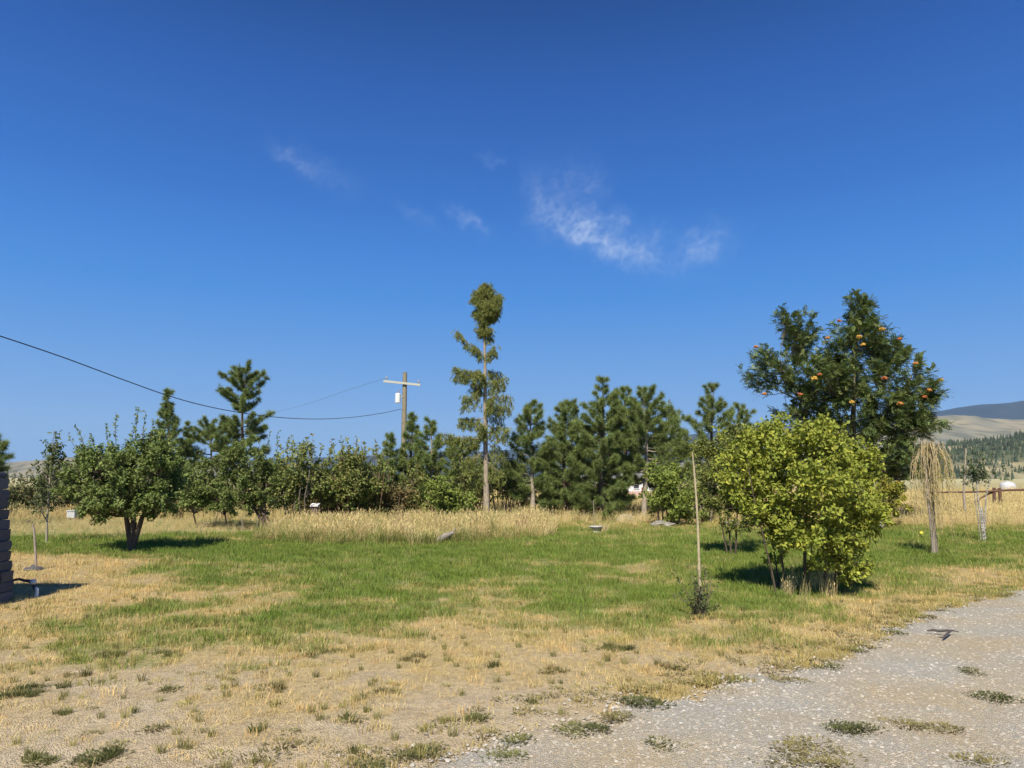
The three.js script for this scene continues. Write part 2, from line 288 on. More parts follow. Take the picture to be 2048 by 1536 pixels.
// the bed of tall dry grass in the middle of the lawn
const BED_FRONT = [[-6.7, 19.5], [-6.3, 17.9], [-4, 17.3], [-1.5, 17.3], [-0.3, 18.6], [1.0, 19.2], [1.25, 20.6]];
const inBed = (x, D) => x > -6.9 && x < 1.3 && D < 24.5 && D > table(BED_FRONT, x) + 0.25 * noise2(x * 1.3, 4);
const FIELD_EDGE = [[-30, 19.5], [-12, 19.6], [-9, 20.2], [-6.5, 21], [-4, 24], [0, 25.5], [8, 26], [9.5, 24], [14, 24.5], [30, 24.5]];
const inField = (x, D) => D > table(FIELD_EDGE, x) + 0.5 * noise2(x * 0.5, 8);
{
  R = rngOf(101);
  const short = tuft(26, 0.085, 0.015, 0.05, 0.0055, 0.8, 1), mid = tuft(22, 0.08, 0.03, 0.085, 0.006, 0.7, 2), litter = tuft(22, 0.10, 0.004, 0.022, 0.005, 3.5, 1, 1.4);
  const A = [], B = [], L = [];
  const tone = (g) => { let c = g < 0.5 ? mix3(C.straw, C.olive, sstep(0.08, 0.5, g)) : mix3(C.olive, g < 0.75 ? C.mid : mix3(C.mid, C.lush, sstep(0.75, 1, g)), sstep(0.5, 0.7, g)); const v = rr(0.78, 1.18), y = rr(0.92, 1.1); return [c[0] * v * y * 1.08, c[1] * v * 1.06, c[2] * v]; };
  const strew = (d0, d1, perM2, size) => {
    const w1 = 0.78 * d1 + 1.5, n = Math.round((d1 - d0) * 2 * w1 * perM2);
    for (let k = 0; k < n; k++) {
      const x = rr(-w1, w1), D = rr(d0, d1);
      if (Math.abs(x) > 0.78 * D + 1.4) continue;
      const e = inGravel(x, D); if (e > -0.03) continue;
      if (inBed(x, D) || (inField(x, D))) continue;
      const gm = lawnGreen(x, D), g = clamp(gm + (0.2 + 0.5 * sstep(0.05, 0.35, gm) * sstep(1.05, 0.6, gm)) * gauss()), bare = bareness(x, D) * (1 - g), clump = fbm(x * 1.9, D * 1.9, 3);
      const rim = sstep(-0.9, -0.05, e);
      if (R() < bare * 0.9 - 0.25 * rim) { if (R() < 0.25) L.push([x, lawnY(x, D) + 0.004, -D, size * rr(0.5, 1.0), rr(0, 6.28), 0, mix3(C.straw, C.pale, R())]); continue; }
      if (g < 0.35 && R() < 0.42) { L.push([x, lawnY(x, D) + 0.004, -D, size * rr(0.7, 1.3), rr(0, 6.28), 0, mix3(C.straw, C.tan, R())]); continue; }
      if (clump + 0.5 * g + 0.4 * rim + 0.3 * gauss() > 0.42) B.push([x, lawnY(x, D), -D, size * rr(0.7, 1.35) * (g > 0.5 ? 1 : 0.8), rr(0, 6.28), 0, tone(clamp(g + 0.1 + rim * 0.22))]);
      else if (g > 0.2 || R() < 0.6) A.push([x, lawnY(x, D), -D, size * rr(0.7, 1.3), rr(0, 6.28), 0, tone(g)]);
    }
  };
  strew(2.6, 7, 190, 0.95); strew(7, 11, 150, 1.1); strew(11, 17, 90, 1.35); strew(17, 28, 46, 1.75);
  scatter('lawn_grass', short, M.blade, A, 'short mown grass of the lawn', 'grass');
  scatter('lawn_grass', mid, M.blade, B, 'longer tufts of grass standing through the lawn', 'grass');
  scatter('straw_litter', litter, M.straw, L, 'flattened dead straw on the dry front yard', 'straw');
}
{ // weeds: darker clumps in the dry yard, along the gravel and on it
  R = rngOf(140);
  const weed = new Soup();
  for (let k = 0; k < 46; k++) { const a = rr(0, 6.283), q = Math.sqrt(R()) * 0.11, b = [Math.cos(a) * q, 0, Math.sin(a) * q], d = norm([Math.cos(a) * rr(0.4, 1.2), rr(0.25, 1.2), Math.sin(a) * rr(0.4, 1.2)]), s = norm(cross(d, [0, 1, 0])), v = rr(0.7, 1.25); weed.leaf(b, d, s, cross(s, d), rr(0.03, 0.065), rr(0.010, 0.018), 0.3, [v, v, v * rr(0.8, 1)]); }
  const spike = tuft(30, 0.05, 0.06, 0.16, 0.007, 0.55, 2);
  const W = [], S = [], dark = [[0.095, 0.105, 0.034], [0.145, 0.150, 0.05], [0.20, 0.175, 0.075]];
  const patch = (px, py, rx, n, c, up = 0) => { const [x, , z] = gnd(px, py), m = mpp(py, -z); for (let k = 0; k < n; k++) { const a = rr(0, 6.283), q = Math.sqrt(R()) * rx * m, X = x + Math.cos(a) * q, D = -z + Math.sin(a) * q * 0.8; (R() < up ? S : W).push([X, lawnY(X, D) + (inGravel(X, D) > 0 ? 0.012 : 0), -D, rr(0.3, 0.8), rr(0, 6.28), 0, mul(dark[c], rr(0.8, 1.5)), rr(0.3, 0.75)]); } };
  for (const a of [[1283, 1412, 48, 26, 0], [1700, 1462, 46, 24, 0], [1980, 1397, 40, 20, 0], [1945, 1346, 26, 10, 1], [832, 1509, 36, 18, 0], [735, 1532, 40, 16, 1], [1875, 1458, 30, 9, 2], [1165, 1465, 46, 14, 1], [1195, 1462, 16, 8, 0], [1620, 1505, 60, 16, 2], [1560, 1528, 50, 12, 2], [1340, 1497, 34, 8, 1], [1650, 1338, 26, 10, 1], [1450, 1362, 40, 16, 1], [1575, 1365, 30, 10, 2], [1715, 1302, 34, 14, 1], [1790, 1268, 26, 8, 1], [1040, 1482, 20, 6, 1], [1230, 1440, 30, 10, 2], [1840, 1235, 24, 8, 2], [1640, 1528, 70, 12, 2], [1960, 1525, 60, 10, 2], [1800, 1450, 40, 8, 2], [1010, 1515, 30, 6, 1],
    [70, 1383, 60, 30, 0, 0.7], [20, 1392, 30, 14, 0, 0.5], [215, 1312, 26, 18, 1, 0.9], [330, 1310, 30, 12, 1, 0.8], [195, 1520, 40, 20, 0, 0.4], [60, 1530, 40, 10, 1, 0.4], [510, 1466, 14, 6, 1, 0.4], [705, 1440, 22, 7, 1, 0.5], [560, 1375, 50, 12, 2, 0.8], [150, 1350, 30, 8, 2, 0.7], [985, 1332, 14, 6, 0, 0.5], [1225, 1300, 34, 22, 1, 0.95], [1255, 1300, 14, 10, 0, 0.95], [955, 1436, 22, 9, 1, 0.6], [890, 1440, 16, 6, 2, 0.5], [770, 1385, 18, 8, 2, 0.6], [830, 1320, 30, 8, 2, 0.8], [330, 1380, 18, 6, 1, 0.5], [120, 1430, 14, 5, 1, 0.5], [1100, 1345, 30, 9, 2, 0.6], [640, 1310, 40, 10, 1, 0.7], [420, 1250, 60, 16, 1, 0.8], [1060, 1405, 12, 4, 1, 0.4], [300, 1460, 20, 5, 2, 0.4], [1405, 1235, 34, 26, 1, 0.5]]) patch(...a);
  for (let k = 0; k < 420; k++) { const x = rr(-3, 14), D = table(DRIVE, x) + rr(-0.15, 0.9); if (Math.abs(x) > 0.8 * D) continue; W.push([x, lawnY(x, D), -D, rr(0.45, 0.95), rr(0, 6.28), 0, mul(dark[2], rr(0.8, 1.5)), rr(0.6, 1)]); }
  for (let k = 0; k < 700; k++) { const D = rr(4, 10), x = rr(-0.8 * D, 0.8 * D); if (inGravel(x, D) > -0.2) continue; (R() < 0.7 ? S : W).push([x, lawnY(x, D), -D, rr(0.3, 0.62), rr(0, 6.28), 0, mul(mix3(dark[1], C.olive, R()), rr(0.8, 1.3))]); }
  scatter('weeds', weed.build(), M.leaf, W, 'low dark green weed mats on the gravel and along its edge', 'weeds');
  scatter('weeds', spike, M.blade, S, 'green weed tufts dotted over the dry front yard', 'weeds');
}
{ // loose stones of the drive
  R = rngOf(170);
  const stone = new THREE.IcosahedronGeometry(1, 0), p = stone.attributes.position, seen = {};
  for (let k = 0; k < p.count; k++) { const key = [p.getX(k), p.getY(k), p.getZ(k)].map((v) => v.toFixed(3)).join(); const f = seen[key] ??= rr(0.7, 1.2); p.setXYZ(k, p.getX(k) * f, p.getY(k) * f * 0.62, p.getZ(k) * f); }
  stone.computeVertexNormals();
  const cols = [[0.44, 0.415, 0.37], [0.38, 0.36, 0.325], [0.48, 0.45, 0.40], [0.45, 0.39, 0.305], [0.32, 0.30, 0.27], [0.50, 0.475, 0.43], [0.42, 0.375, 0.31]], L = [];
  const lay = (d0, d1, per, s0, s1) => { const n = Math.round((d1 - d0) * 18 * per); for (let k = 0; k < n; k++) { const x = rr(-2.5, 15.5), D = rr(d0, d1); if (x > 0.8 * D + 0.8 || x < -0.8 * D - 0.5) continue; const e = inGravel(x, D) + 0.12 * gauss(); if (e < 0.0 && R() > 0.12 * sstep(-0.5, 0, e)) continue; const patch = fbm(x * 0.7 + 60, D * 0.7, 3); if (patch < -0.25 && R() < 0.5) continue; const s = s0 + (s1 - s0) * R() ** 3; L.push([x, lawnY(x, D) + 0.009 + s * 0.02, -D, s, rr(0, 6.28), rr(-0.5, 0.5), mul(mix3(cols[Math.floor(R() * 6.99)], [0.42, 0.365, 0.28], clamp(dusty(x, D) * 0.75)), rr(0.85, 1.12)), rr(0.7, 1.1), rr(-0.5, 0.5)]); } };
  lay(2.8, 6, 1900, 0.004, 0.017); lay(6, 9, 1000, 0.005, 0.018); lay(9, 15, 380, 0.006, 0.020);
  scatter('gravel', stone, new THREE.MeshStandardMaterial({ roughness: 0.95 }), L, 'loose grey and tan stones of the driveway', 'gravel');
}
{ // tall dry grass: the bed on the lawn and the unmown fields behind
  R = rngOf(190);
  const s = new Soup();
  const stalk = (b, h, col, head) => { const f = rr(0, 6.283), l = h * rr(0.05, 0.4), w = 0.003, m = [b[0] + Math.cos(f) * l * 0.35, h * 0.6, b[2] + Math.sin(f) * l * 0.35], t = [b[0] + Math.cos(f) * l, h, b[2] + Math.sin(f) * l], a = rr(0, 3.14), sx = Math.cos(a) * w, sz = Math.sin(a) * w;
    s.tri([b[0] - sx, -0.01, b[2] - sz], [b[0] + sx, -0.01, b[2] + sz], [m[0] + sx, m[1], m[2] + sz], col); s.tri([b[0] - sx, -0.01, b[2] - sz], [m[0] + sx, m[1], m[2] + sz], [m[0] - sx, m[1], m[2] - sz], col); s.tri([m[0] - sx, m[1], m[2] - sz], [m[0] + sx, m[1], m[2] + sz], t, col);
    if (head) { const d = norm(sub(t, m)); for (let q = 0; q < 2; q++) { const e = norm(cross(d, dirRand())); s.leaf(sub(t, mul(d, 0.06)), d, e, cross(e, d), 0.11, 0.017, 0.2, mul(col, 1.05)); } } };
  for (let k = 0; k < 34; k++) { const a = rr(0, 6.283), q = Math.sqrt(R()) * 0.17, v = rr(0.75, 1.15); stalk([Math.cos(a) * q, 0, Math.sin(a) * q], rr(0.28, 0.62), [v, v * rr(0.95, 1.03), v * rr(0.85, 1)], k % 2); }
  const tall = s.build(), leafy = tuft(40, 0.16, 0.12, 0.34, 0.010, 0.6, 2);
  const T = [], G = [], F = [];
  const dry = [[0.72, 0.58, 0.31], [0.67, 0.55, 0.28], [0.76, 0.64, 0.37], [0.58, 0.53, 0.25]];
  const tint = () => mul(dry[Math.floor(R() * 3.99)], rr(0.82, 1.1));
  for (let k = 0; k < 2700; k++) { const x = rr(-7, 1.4), D = rr(17, 24.6); if (!inBed(x, D)) continue; const n = fbm(x * 0.6, D * 0.6, 3), front = D - table(BED_FRONT, x); T.push([x, 0, -D, rr(0.5, 1.1) * (0.95 + 0.6 * n) * (x > -1 ? 0.92 : 0.82) * (0.72 + 0.28 * sstep(0, 0.9, front)), rr(0, 6.28), rr(-0.22, 0.22), R() < 0.2 ? mul([0.42, 0.42, 0.16], rr(0.8, 1.1)) : R() < 0.12 ? mul([0.50, 0.37, 0.22], rr(0.8, 1.1)) : tint(), 1, rr(-0.2, 0.2)]); if (R() < (0.85 * sstep(1.5, 0, front) + 0.2 * sstep(-0.2, 0.3, n)) * (x > -0.6 ? 0.3 : 1)) G.push([x, 0, -D, rr(0.6, 1.35), rr(0, 6.28), 0, mul(mix3(C.lush, C.olive, R()), rr(0.7, 1.0))]); }
  const fld = (d0, d1, n, x0, x1, sc) => { for (let k = 0; k < n; k++) { const D = rr(d0, d1), x = rr(x0, x1) * D; if (!inField(x, D) || inBed(x, D)) continue; const m = fbm(x * 0.2, D * 0.2, 3); const cut = x < -3.5 && D < 27.5 ? 0.5 : 1; F.push([x, -0.03, -D, cut * sc * rr(0.6, 1.1) * (1 + 0.4 * m), rr(0, 6.28), rr(-0.1, 0.1), mul(tint(), m > 0.2 ? 0.9 : 1)]); } };
  for (let k = 0; k < 20; k++) { const q = gnd(rr(1570, 1665), rr(1174, 1196)); T.push([q[0], 0, q[2], rr(0.3, 0.6), rr(0, 6.28), rr(-0.1, 0.1), tint()]); }
  fld(19, 27, 7600, -0.85, 0.85, 0.72); fld(27, 40, 6500, -0.8, 0.8, 0.95); fld(40, 70, 7000, -0.8, 0.8, 1.25);
  scatter('tall_grass', tall, M.straw, T, 'bed of tall dry seeding grass in the middle of the lawn', 'grass');
  scatter('tall_grass', leafy, M.blade, G, 'green grass at the foot of the tall dry bed', 'grass');
  scatter('meadow_grass', tall, M.straw, F, 'unmown golden grass of the fields behind the trees', 'grass');
}

// ------------------------------------------------------------------ hills far away
function hill(label, dist, ridge, depth, color, rough, fn) {
  const x0 = ridge[0][0], x1 = ridge[ridge.length - 1][0], NX = 260, NZ = 40, p = [], c = [], idx = [];
  const heightAt = (x, q) => { const px = 1024 + x / dist * FPX * 1.0, top = at(px, table(ridge, px), dist)[1], prof = q < 0.6 ? Math.sin(q / 0.6 * Math.PI / 2) : Math.cos((q - 0.6) / 0.4 * Math.PI / 2); const n = rough * top * (fbm(x / dist * 9 + dist, q * 3, 4)) * (q < 0.58 ? 1 : 0.15) * sstep(0, 0.12, q); return -8 + (top + 8) * prof + n * prof * (1 - 0.85 * sstep(0.35, 0.6, q)); };
  const X0 = (x0 - 1024) / FPX * dist, X1 = (x1 - 1024) / FPX * dist, Z = (q) => -(dist + (q - 0.6) * depth);
  for (let j = 0; j <= NZ; j++) for (let i = 0; i <= NX; i++) { const q = j / NZ, x = lerp(X0, X1, i / NX); p.push(x, heightAt(x, q), Z(q)); c.push(...color(x, q, dist)); }
  for (let j = 0; j < NZ; j++) for (let i = 0; i < NX; i++) { const a = j * (NX + 1) + i, b = a + NX + 1; idx.push(a, a + 1, b, a + 1, b + 1, b); }
  const g = new THREE.BufferGeometry(); g.setAttribute('position', new THREE.BufferAttribute(new Float32Array(p), 3)); g.setAttribute('color', new THREE.BufferAttribute(new Float32Array(c), 3)); g.setIndex(idx); g.computeVertexNormals();
  stats.tris += idx.length / 3;
  structure('hill', g, new THREE.MeshStandardMaterial({ vertexColors: true, roughness: 1 }), label, 'hill');
  if (fn) fn(heightAt, Z, X0, X1);
}
const tanHill = (x, q, d) => { const n = fbm(x / d * 22 + 3, q * 5, 4), m = fbm(x / d * 60, q * 11 + 7, 3); return mix3(mix3([0.30, 0.255, 0.155], [0.21, 0.195, 0.135], clamp(0.5 + 1.3 * n)), [0.085, 0.095, 0.06], sstep(0.02, 0.3, m) * 0.8); };
hill('long dark wooded mountain on the right skyline', 8200, [[-900, 950], [100, 947], [300, 935], [600, 918], [900, 907], [1010, 903], [1200, 888], [1500, 858], [1700, 838], [1880, 823], [1960, 815], [2048, 810], [2300, 800], [2700, 822], [3100, 880]], 4200, (x, q, d) => mix3([0.012, 0.022, 0.028], [0.035, 0.042, 0.042], clamp(0.4 + fbm(x / d * 14, q * 4, 4))), 0.25);
hill('low bare tan hill on the left skyline', 3600, [[-900, 938], [-400, 926], [0, 930], [60, 929], [130, 926], [250, 911], [330, 914], [420, 924], [560, 936], [760, 950], [900, 960]], 2000, tanHill, 0.12);
hill('pale grassy hill below the wooded mountain on the right', 3900, [[1100, 958], [1300, 935], [1500, 905], [1700, 866], [1840, 838], [1870, 835], [1900, 840], [1950, 847], [2048, 848], [2300, 842], [2700, 880], [3000, 950]], 2400, tanHill, 0.14);
const farTrees = [];
hill('near hillside under dark conifer forest on the right', 1250, [[1000, 958], [1300, 948], [1500, 934], [1700, 910], [1800, 900], [1880, 893], [1950, 886], [2000, 880], [2048, 873], [2300, 862], [2600, 880], [2900, 950]], 700, (x, q) => mix3([0.10, 0.11, 0.05], [0.34, 0.29, 0.16], sstep(0.0, 0.45, fbm(x / 130 + 2, q * 4, 3))), 0.1, (h, Z, X0, X1) => {
  R = rngOf(230);
  for (let k = 0; k < 7200; k++) { const x = rr(X0 + (X1 - X0) * 0.15, X1 - 150), q = rr(0.04, 0.66), open = fbm(x / 130 + 2, q * 4, 3); if (open > 0.12 && R() < 0.8) continue; farTrees.push([x, h(x, q) - 0.5, Z(q), rr(5.5, 12.5), rr(0, 6.28), 0, mul([0.055, 0.075, 0.04], rr(0.7, 1.5)), rr(0.85, 1.2)]); }
});
{ // far conifers: three ragged skirts each, height 1
  R = rngOf(240);
  const s = new Soup();
  for (let k = 0; k < 5; k++) { const y0 = 0.06 + k * 0.17, y1 = y0 + 0.36 - k * 0.02, r = 0.21 * (1 - k * 0.18), N = 9; for (let j = 0; j < N; j++) { const a = j / N * 6.283 + k, b = (j + 1) / N * 6.283 + k, ra = r * rr(0.7, 1.2), rb = r * rr(0.7, 1.2), v = rr(0.75, 1.2); s.tri([Math.cos(a) * ra, y0 + rr(-0.03, 0.03), Math.sin(a) * ra], [0, Math.min(1, y1), 0], [Math.cos(b) * rb, y0 + rr(-0.03, 0.03), Math.sin(b) * rb], [v, v, v]); } }
  const far = s.build();
  scatter('far_forest', far, new THREE.MeshStandardMaterial({ vertexColors: true, roughness: 1 }), farTrees, 'dark conifer forest on the hillside at the right', 'forest');
  // scrub and trees along the valley floor beyond the fields
  const row = [];
  for (let k = 0; k < 900; k++) { const D = rr(110, 420), x = rr(-0.85, 0.85) * D; if (fbm(x / 60, D / 40, 2) < 0.05) continue; if (x > 0.5 * D && D < 330) continue; row.push([x, -0.2, -D, rr(2.5, 6.5), rr(0, 6.28), 0, mul([0.08, 0.10, 0.045], rr(0.7, 1.6)), rr(0.5, 1)]); }
  scatter('valley_scrub', far, new THREE.MeshStandardMaterial({ vertexColors: true, roughness: 1 }), row, 'scrubby trees along the far valley floor', 'scrub');
}

// ------------------------------------------------------------------ trees
function spray(s, p, d, o) {                                     // a leafy twig
  const k0 = mix3(o.col, o.col2 ?? o.col, R() * R()), v0 = rr(0.82, 1.16);
  for (let j = 0; j < o.n; j++) {
    const t = (j + 0.6) / o.n, b = add(p, mul(d, o.tw * t)), e = norm(add(add(mul(d, 0.55), mul(dirRand(), 0.95)), [0, o.up ?? -0.1, 0]));
    let n = norm(add([0, 0.8, 0.25], mul(dirRand(), 0.8))); const sd = norm(cross(e, n)); n = cross(sd, e);
    const v = v0 * rr(0.8, 1.2), L = o.L * rr(0.7, 1.2);
    s.leaf(b, e, sd, n, L, o.W * L / o.L * rr(0.8, 1.15), rr(0.1, 0.45), [k0[0] * v * rr(0.93, 1.08), k0[1] * v, k0[2] * v]);
  }
}
function compound(s, p, d, o) {                                  // feathered leaf of a rowan
  const side = norm(cross(d, [0.01, 1, 0.02])), n = cross(side, d), v0 = rr(0.75, 1.2), k0 = mix3(o.col, o.col2, R() ** 3);
  let q = p, dd = d;
  for (let j = 0; j < 6; j++) {
    q = add(q, mul(dd, o.L * 0.15)); dd = norm(add(dd, [0, -0.10, 0]));
    for (const g of [-1, 1]) { const e = norm(add(mul(dd, 0.5), mul(side, g))), v = v0 * rr(0.85, 1.15), sd = norm(cross(e, n)); s.leaf(q, e, sd, n, o.l * rr(0.8, 1.1), o.w, rr(0.1, 0.4), [k0[0] * v, k0[1] * v, k0[2] * v]); }
  }
  s.leaf(q, dd, side, n, o.l, o.w, 0.2, mul(k0, v0));
}
/* A broadleaved tree or shrub. trunks: lists of [px, py, radius m, dz]; lobes: [px, py, rx px, ry px, dz m, leaves, branches] at distance D. */
function leafy(o) {
  R = rngOf(o.seed);
  const [bx, , bz] = o.base, D = -bz, g = thing(o.name, o.label, o.category, [bx, 0, bz], o.group), wood = new Wood(), s = new Soup(), loc = (px, py, dz = 0) => { const a = at(px, py, D); return [a[0] - bx, a[1], a[2] - bz - dz]; };
  const spine = [];
  for (const t of o.trunks) { const pts = t.map(([px, py, r, dz]) => { const q = loc(px, py, dz); return q; }); pts[0][1] = Math.min(pts[0][1], -0.04); wood.tube(pts, t.map((e) => e[2]), o.sides ?? 8); pts.forEach((q, k) => { if (q[1] > (o.clear ?? -1)) spine.push([q, t[k][2]]); }); }
  for (const [px, py, rx, ry, dz, count, nb0 = 12] of o.lobes) {
    const nb = Math.round(nb0 * 1.5);
    const c = loc(px, py, dz), m = mpp(py, D), rad = [rx * m, ry * m, rx * m * (o.deep ?? 0.95)];
    let best = spine[0], bd = 1e9;
    for (const e of spine) { const q = sub(c, e[0]), w = Math.hypot(q[0], q[2]) + Math.abs(q[1] - Math.hypot(q[0], q[2]) * 0.7) * 0.8 + (q[1] < 0 ? 2 : 0); if (w < bd) { bd = w; best = e; } }
    const hub = add(c, [rr(-0.1, 0.1) * rad[0], -0.35 * rad[1], 0]), limb = bend(best[0], hub, 0.06 * len(sub(hub, best[0])), 0.08 * len(sub(hub, best[0])), 6), r0 = Math.min(best[1] * 0.75, 0.02 + 0.022 * len(sub(hub, best[0])) + 0.0012 * nb) * (o.limb ?? 1);
    wood.tube(limb, radiiOf(6, r0, r0 * 0.45), 6);
    const per = Math.max(1, Math.round(count * (o.k ?? 1.9) / nb / o.leaf.n));
    for (let k = 0; k < nb; k++) {
      let d = dirRand(); d = norm([d[0], d[1] * 0.9 + 0.22, d[2]]);
      const far = 0.55 + 0.5 * Math.sqrt(R()) + (R() < 0.22 ? rr(0.03, o.shoot ?? 0.2) : 0), tip = add(c, [d[0] * rad[0] * far, d[1] * rad[1] * far, d[2] * rad[2] * far]);
      if (tip[1] < (o.floor ?? 0.15)) tip[1] = (o.floor ?? 0.15) + rr(0, 0.15);
      const from = limb[3 + Math.floor(R() * 3.99)], path = bend(from, tip, 0.05 * len(sub(tip, from)), 0.12 * len(sub(tip, from)), 5);
      wood.tube(path, radiiOf(5, r0 * 0.42, 0.004), 4);
      const dd = norm(sub(path[5], path[3]));
      for (let j = 0; j < per; j++) {
        const t = 0.25 + 0.75 * Math.sqrt(R()), f = Math.min(4.999, t * 5), i = Math.floor(f), q = lerp3(path[i], path[i + 1], f - i), sp = o.spread ?? 0.16;
        const p = add(q, mul(dirRand(), sp * Math.min(rad[0], rad[1]) * rr(0, 1.6) * (1.15 - 0.7 * t)));
        const sd = norm(add(add(mul(dd, 0.7), mul(dirRand(), 0.9)), [0, 0.2, 0]));
        if (o.compound) { compound(s, p, norm(add(sd, [0, -0.15, 0])), o.leaf); } else spray(s, p, sd, o.leaf);
      }
    }
  }
  for (const [px, py, px2, py2, n, dz = 0] of o.shoots ?? []) {  // upright water shoots
    const a = loc(px, py, dz), b = loc(px2, py2, dz), path = bend(a, b, 0, 0.04, 5); wood.tube(path, radiiOf(5, 0.008, 0.003), 4);
    for (let k = 0; k < n; k++) { const t = 0.1 + 0.9 * (k + R()) / n, f = Math.min(4.999, t * 5), i = Math.floor(f); spray(s, lerp3(path[i], path[i + 1], f - i), norm(add(mul(dirRand(), 0.6), [0, 0.8, 0])), { ...o.leaf, n: Math.max(2, o.leaf.n >> 1), tw: 0.06 }); }
  }
  part(o.woodName ?? 'trunk', wood.build(), o.bark, g); part('crown', s.build(), M.leaf, g, 'stuff');
  return g;
}
/* A pine: straight trunk, whorls of rising branches, tufts of long needles. */
function pine(o) {
  R = rngOf(o.seed);
  const [bx, , bz] = o.base, D = -bz, top = at(o.px, o.top, D), H = top[1], lean = top[0] - bx, m = mpp(o.top, D), W = o.half * m * 1.28, y0 = Math.max(0.1, at(o.px, o.low, D)[1]);
  const g = thing(o.name ?? 'pine_tree', o.label, 'tree', [bx, 0, bz], o.group), wood = new Wood(), s = new Soup(), r0 = o.r ?? (0.035 + H * 0.017);
  const axis = (y) => [lean * (y / H) + 0.05 * Math.sin(y * 1.3 + o.seed), y, 0.05 * Math.sin(y * 1.7 + o.seed * 2)];
  const tp = []; for (let k = 0; k <= 10; k++) tp.push(axis(-0.05 + (H * 0.97 + 0.05) * k / 10)); wood.tube(tp, radiiOf(10, r0, 0.012), 8);
  const col = o.col ?? [0.150, 0.208, 0.062], col2 = o.col2 ?? [0.27, 0.31, 0.09], NL = o.needle ?? 0.19, nn = o.nn ?? 28;
  const tuftAt = (p, d) => { const v0 = rr(0.75, 1.2), k0 = mix3(col, col2, R() * R()); for (let k = 0; k < nn; k++) { const e = norm(add(mul(d, rr(0.1, 1)), mul(dirRand(), 0.85))), q = norm(cross(e, dirRand())), L = NL * rr(0.7, 1.15), w = o.nw ?? 0.0135, v = v0 * rr(0.8, 1.2), b = add(p, mul(e, 0.015)); s.tri(add(b, mul(q, w / 2)), add(b, mul(q, -w / 2)), add(b, mul(e, L)), [k0[0] * v, k0[1] * v, k0[2] * v]); } };
  const step = o.step ?? 0.33, n = Math.max(5, Math.round((H - y0) / step));
  for (let w = 0; w <= n; w++) {
    const t = w / n, y = y0 + (H - y0) * t * 0.96, prof = t < 0.28 ? lerp(o.skirt ?? 0.78, 1, t / 0.28) : ((1 - (t - 0.28) / 0.72) ** (o.pow ?? 0.72)), nbr = t > 0.93 ? 3 : (o.nbr ?? 5);
    const wide = t < 0.9 ? Math.max(prof, o.least ?? 0) : prof, ph = rr(0, 6.283);
    for (let b = 0; b < nbr; b++) {
      if (R() < (o.gap ?? 0.08)) continue;
      const a = ph + b / nbr * 6.283 + rr(-0.35, 0.35), L = Math.max(0.16, W * wide * rr(0.62, 1.12)), rise = L * lerp(rr(-0.05, 0.3), rr(0.5, 1.1), t), st = axis(y + rr(-0.12, 0.12)), en = [st[0] + Math.cos(a) * L, Math.max(0.12, st[1] + rise), st[2] + Math.sin(a) * L], path = bend(st, en, 0.12 * L, 0.05 * L, 5);
      wood.tube(path, radiiOf(5, Math.min(r0 * 0.4, 0.008 + 0.014 * L), 0.005), 4);
      const count = Math.round((o.dens ?? 9) * 1.9 * L / 0.55 + 4);
      for (let k = 0; k < count; k++) { const f = Math.min(4.999, (0.14 + 0.86 * R() ** 0.6) * 5), i = Math.floor(f), q = lerp3(path[i], path[i + 1], f - i), out = norm(add(norm(sub(path[5], path[2])), add(mul(dirRand(), 0.7), [0, 0.35, 0]))); tuftAt(add(q, mul([out[0], out[1], out[2]], rr(0, 0.2) * Math.min(1, L))), out); }
      tuftAt(path[5], norm(add(norm(sub(path[5], path[3])), [0, 0.4, 0]))); 
    }
  }
  for (let k = 0; k < 5; k++) tuftAt(axis(H * 0.97 + k * 0.03), [rr(-0.2, 0.2), 1, rr(-0.2, 0.2)]);
  part('trunk', wood.build(), o.bark ?? M.barkDark, g); part('crown', s.build(), M.needle, g, 'stuff');
  return g;
}
const G = (px, D) => { const a = at(px, 1000, D); return [a[0], 0, -D]; };   // a place on flat ground below pixel column px, D metres away

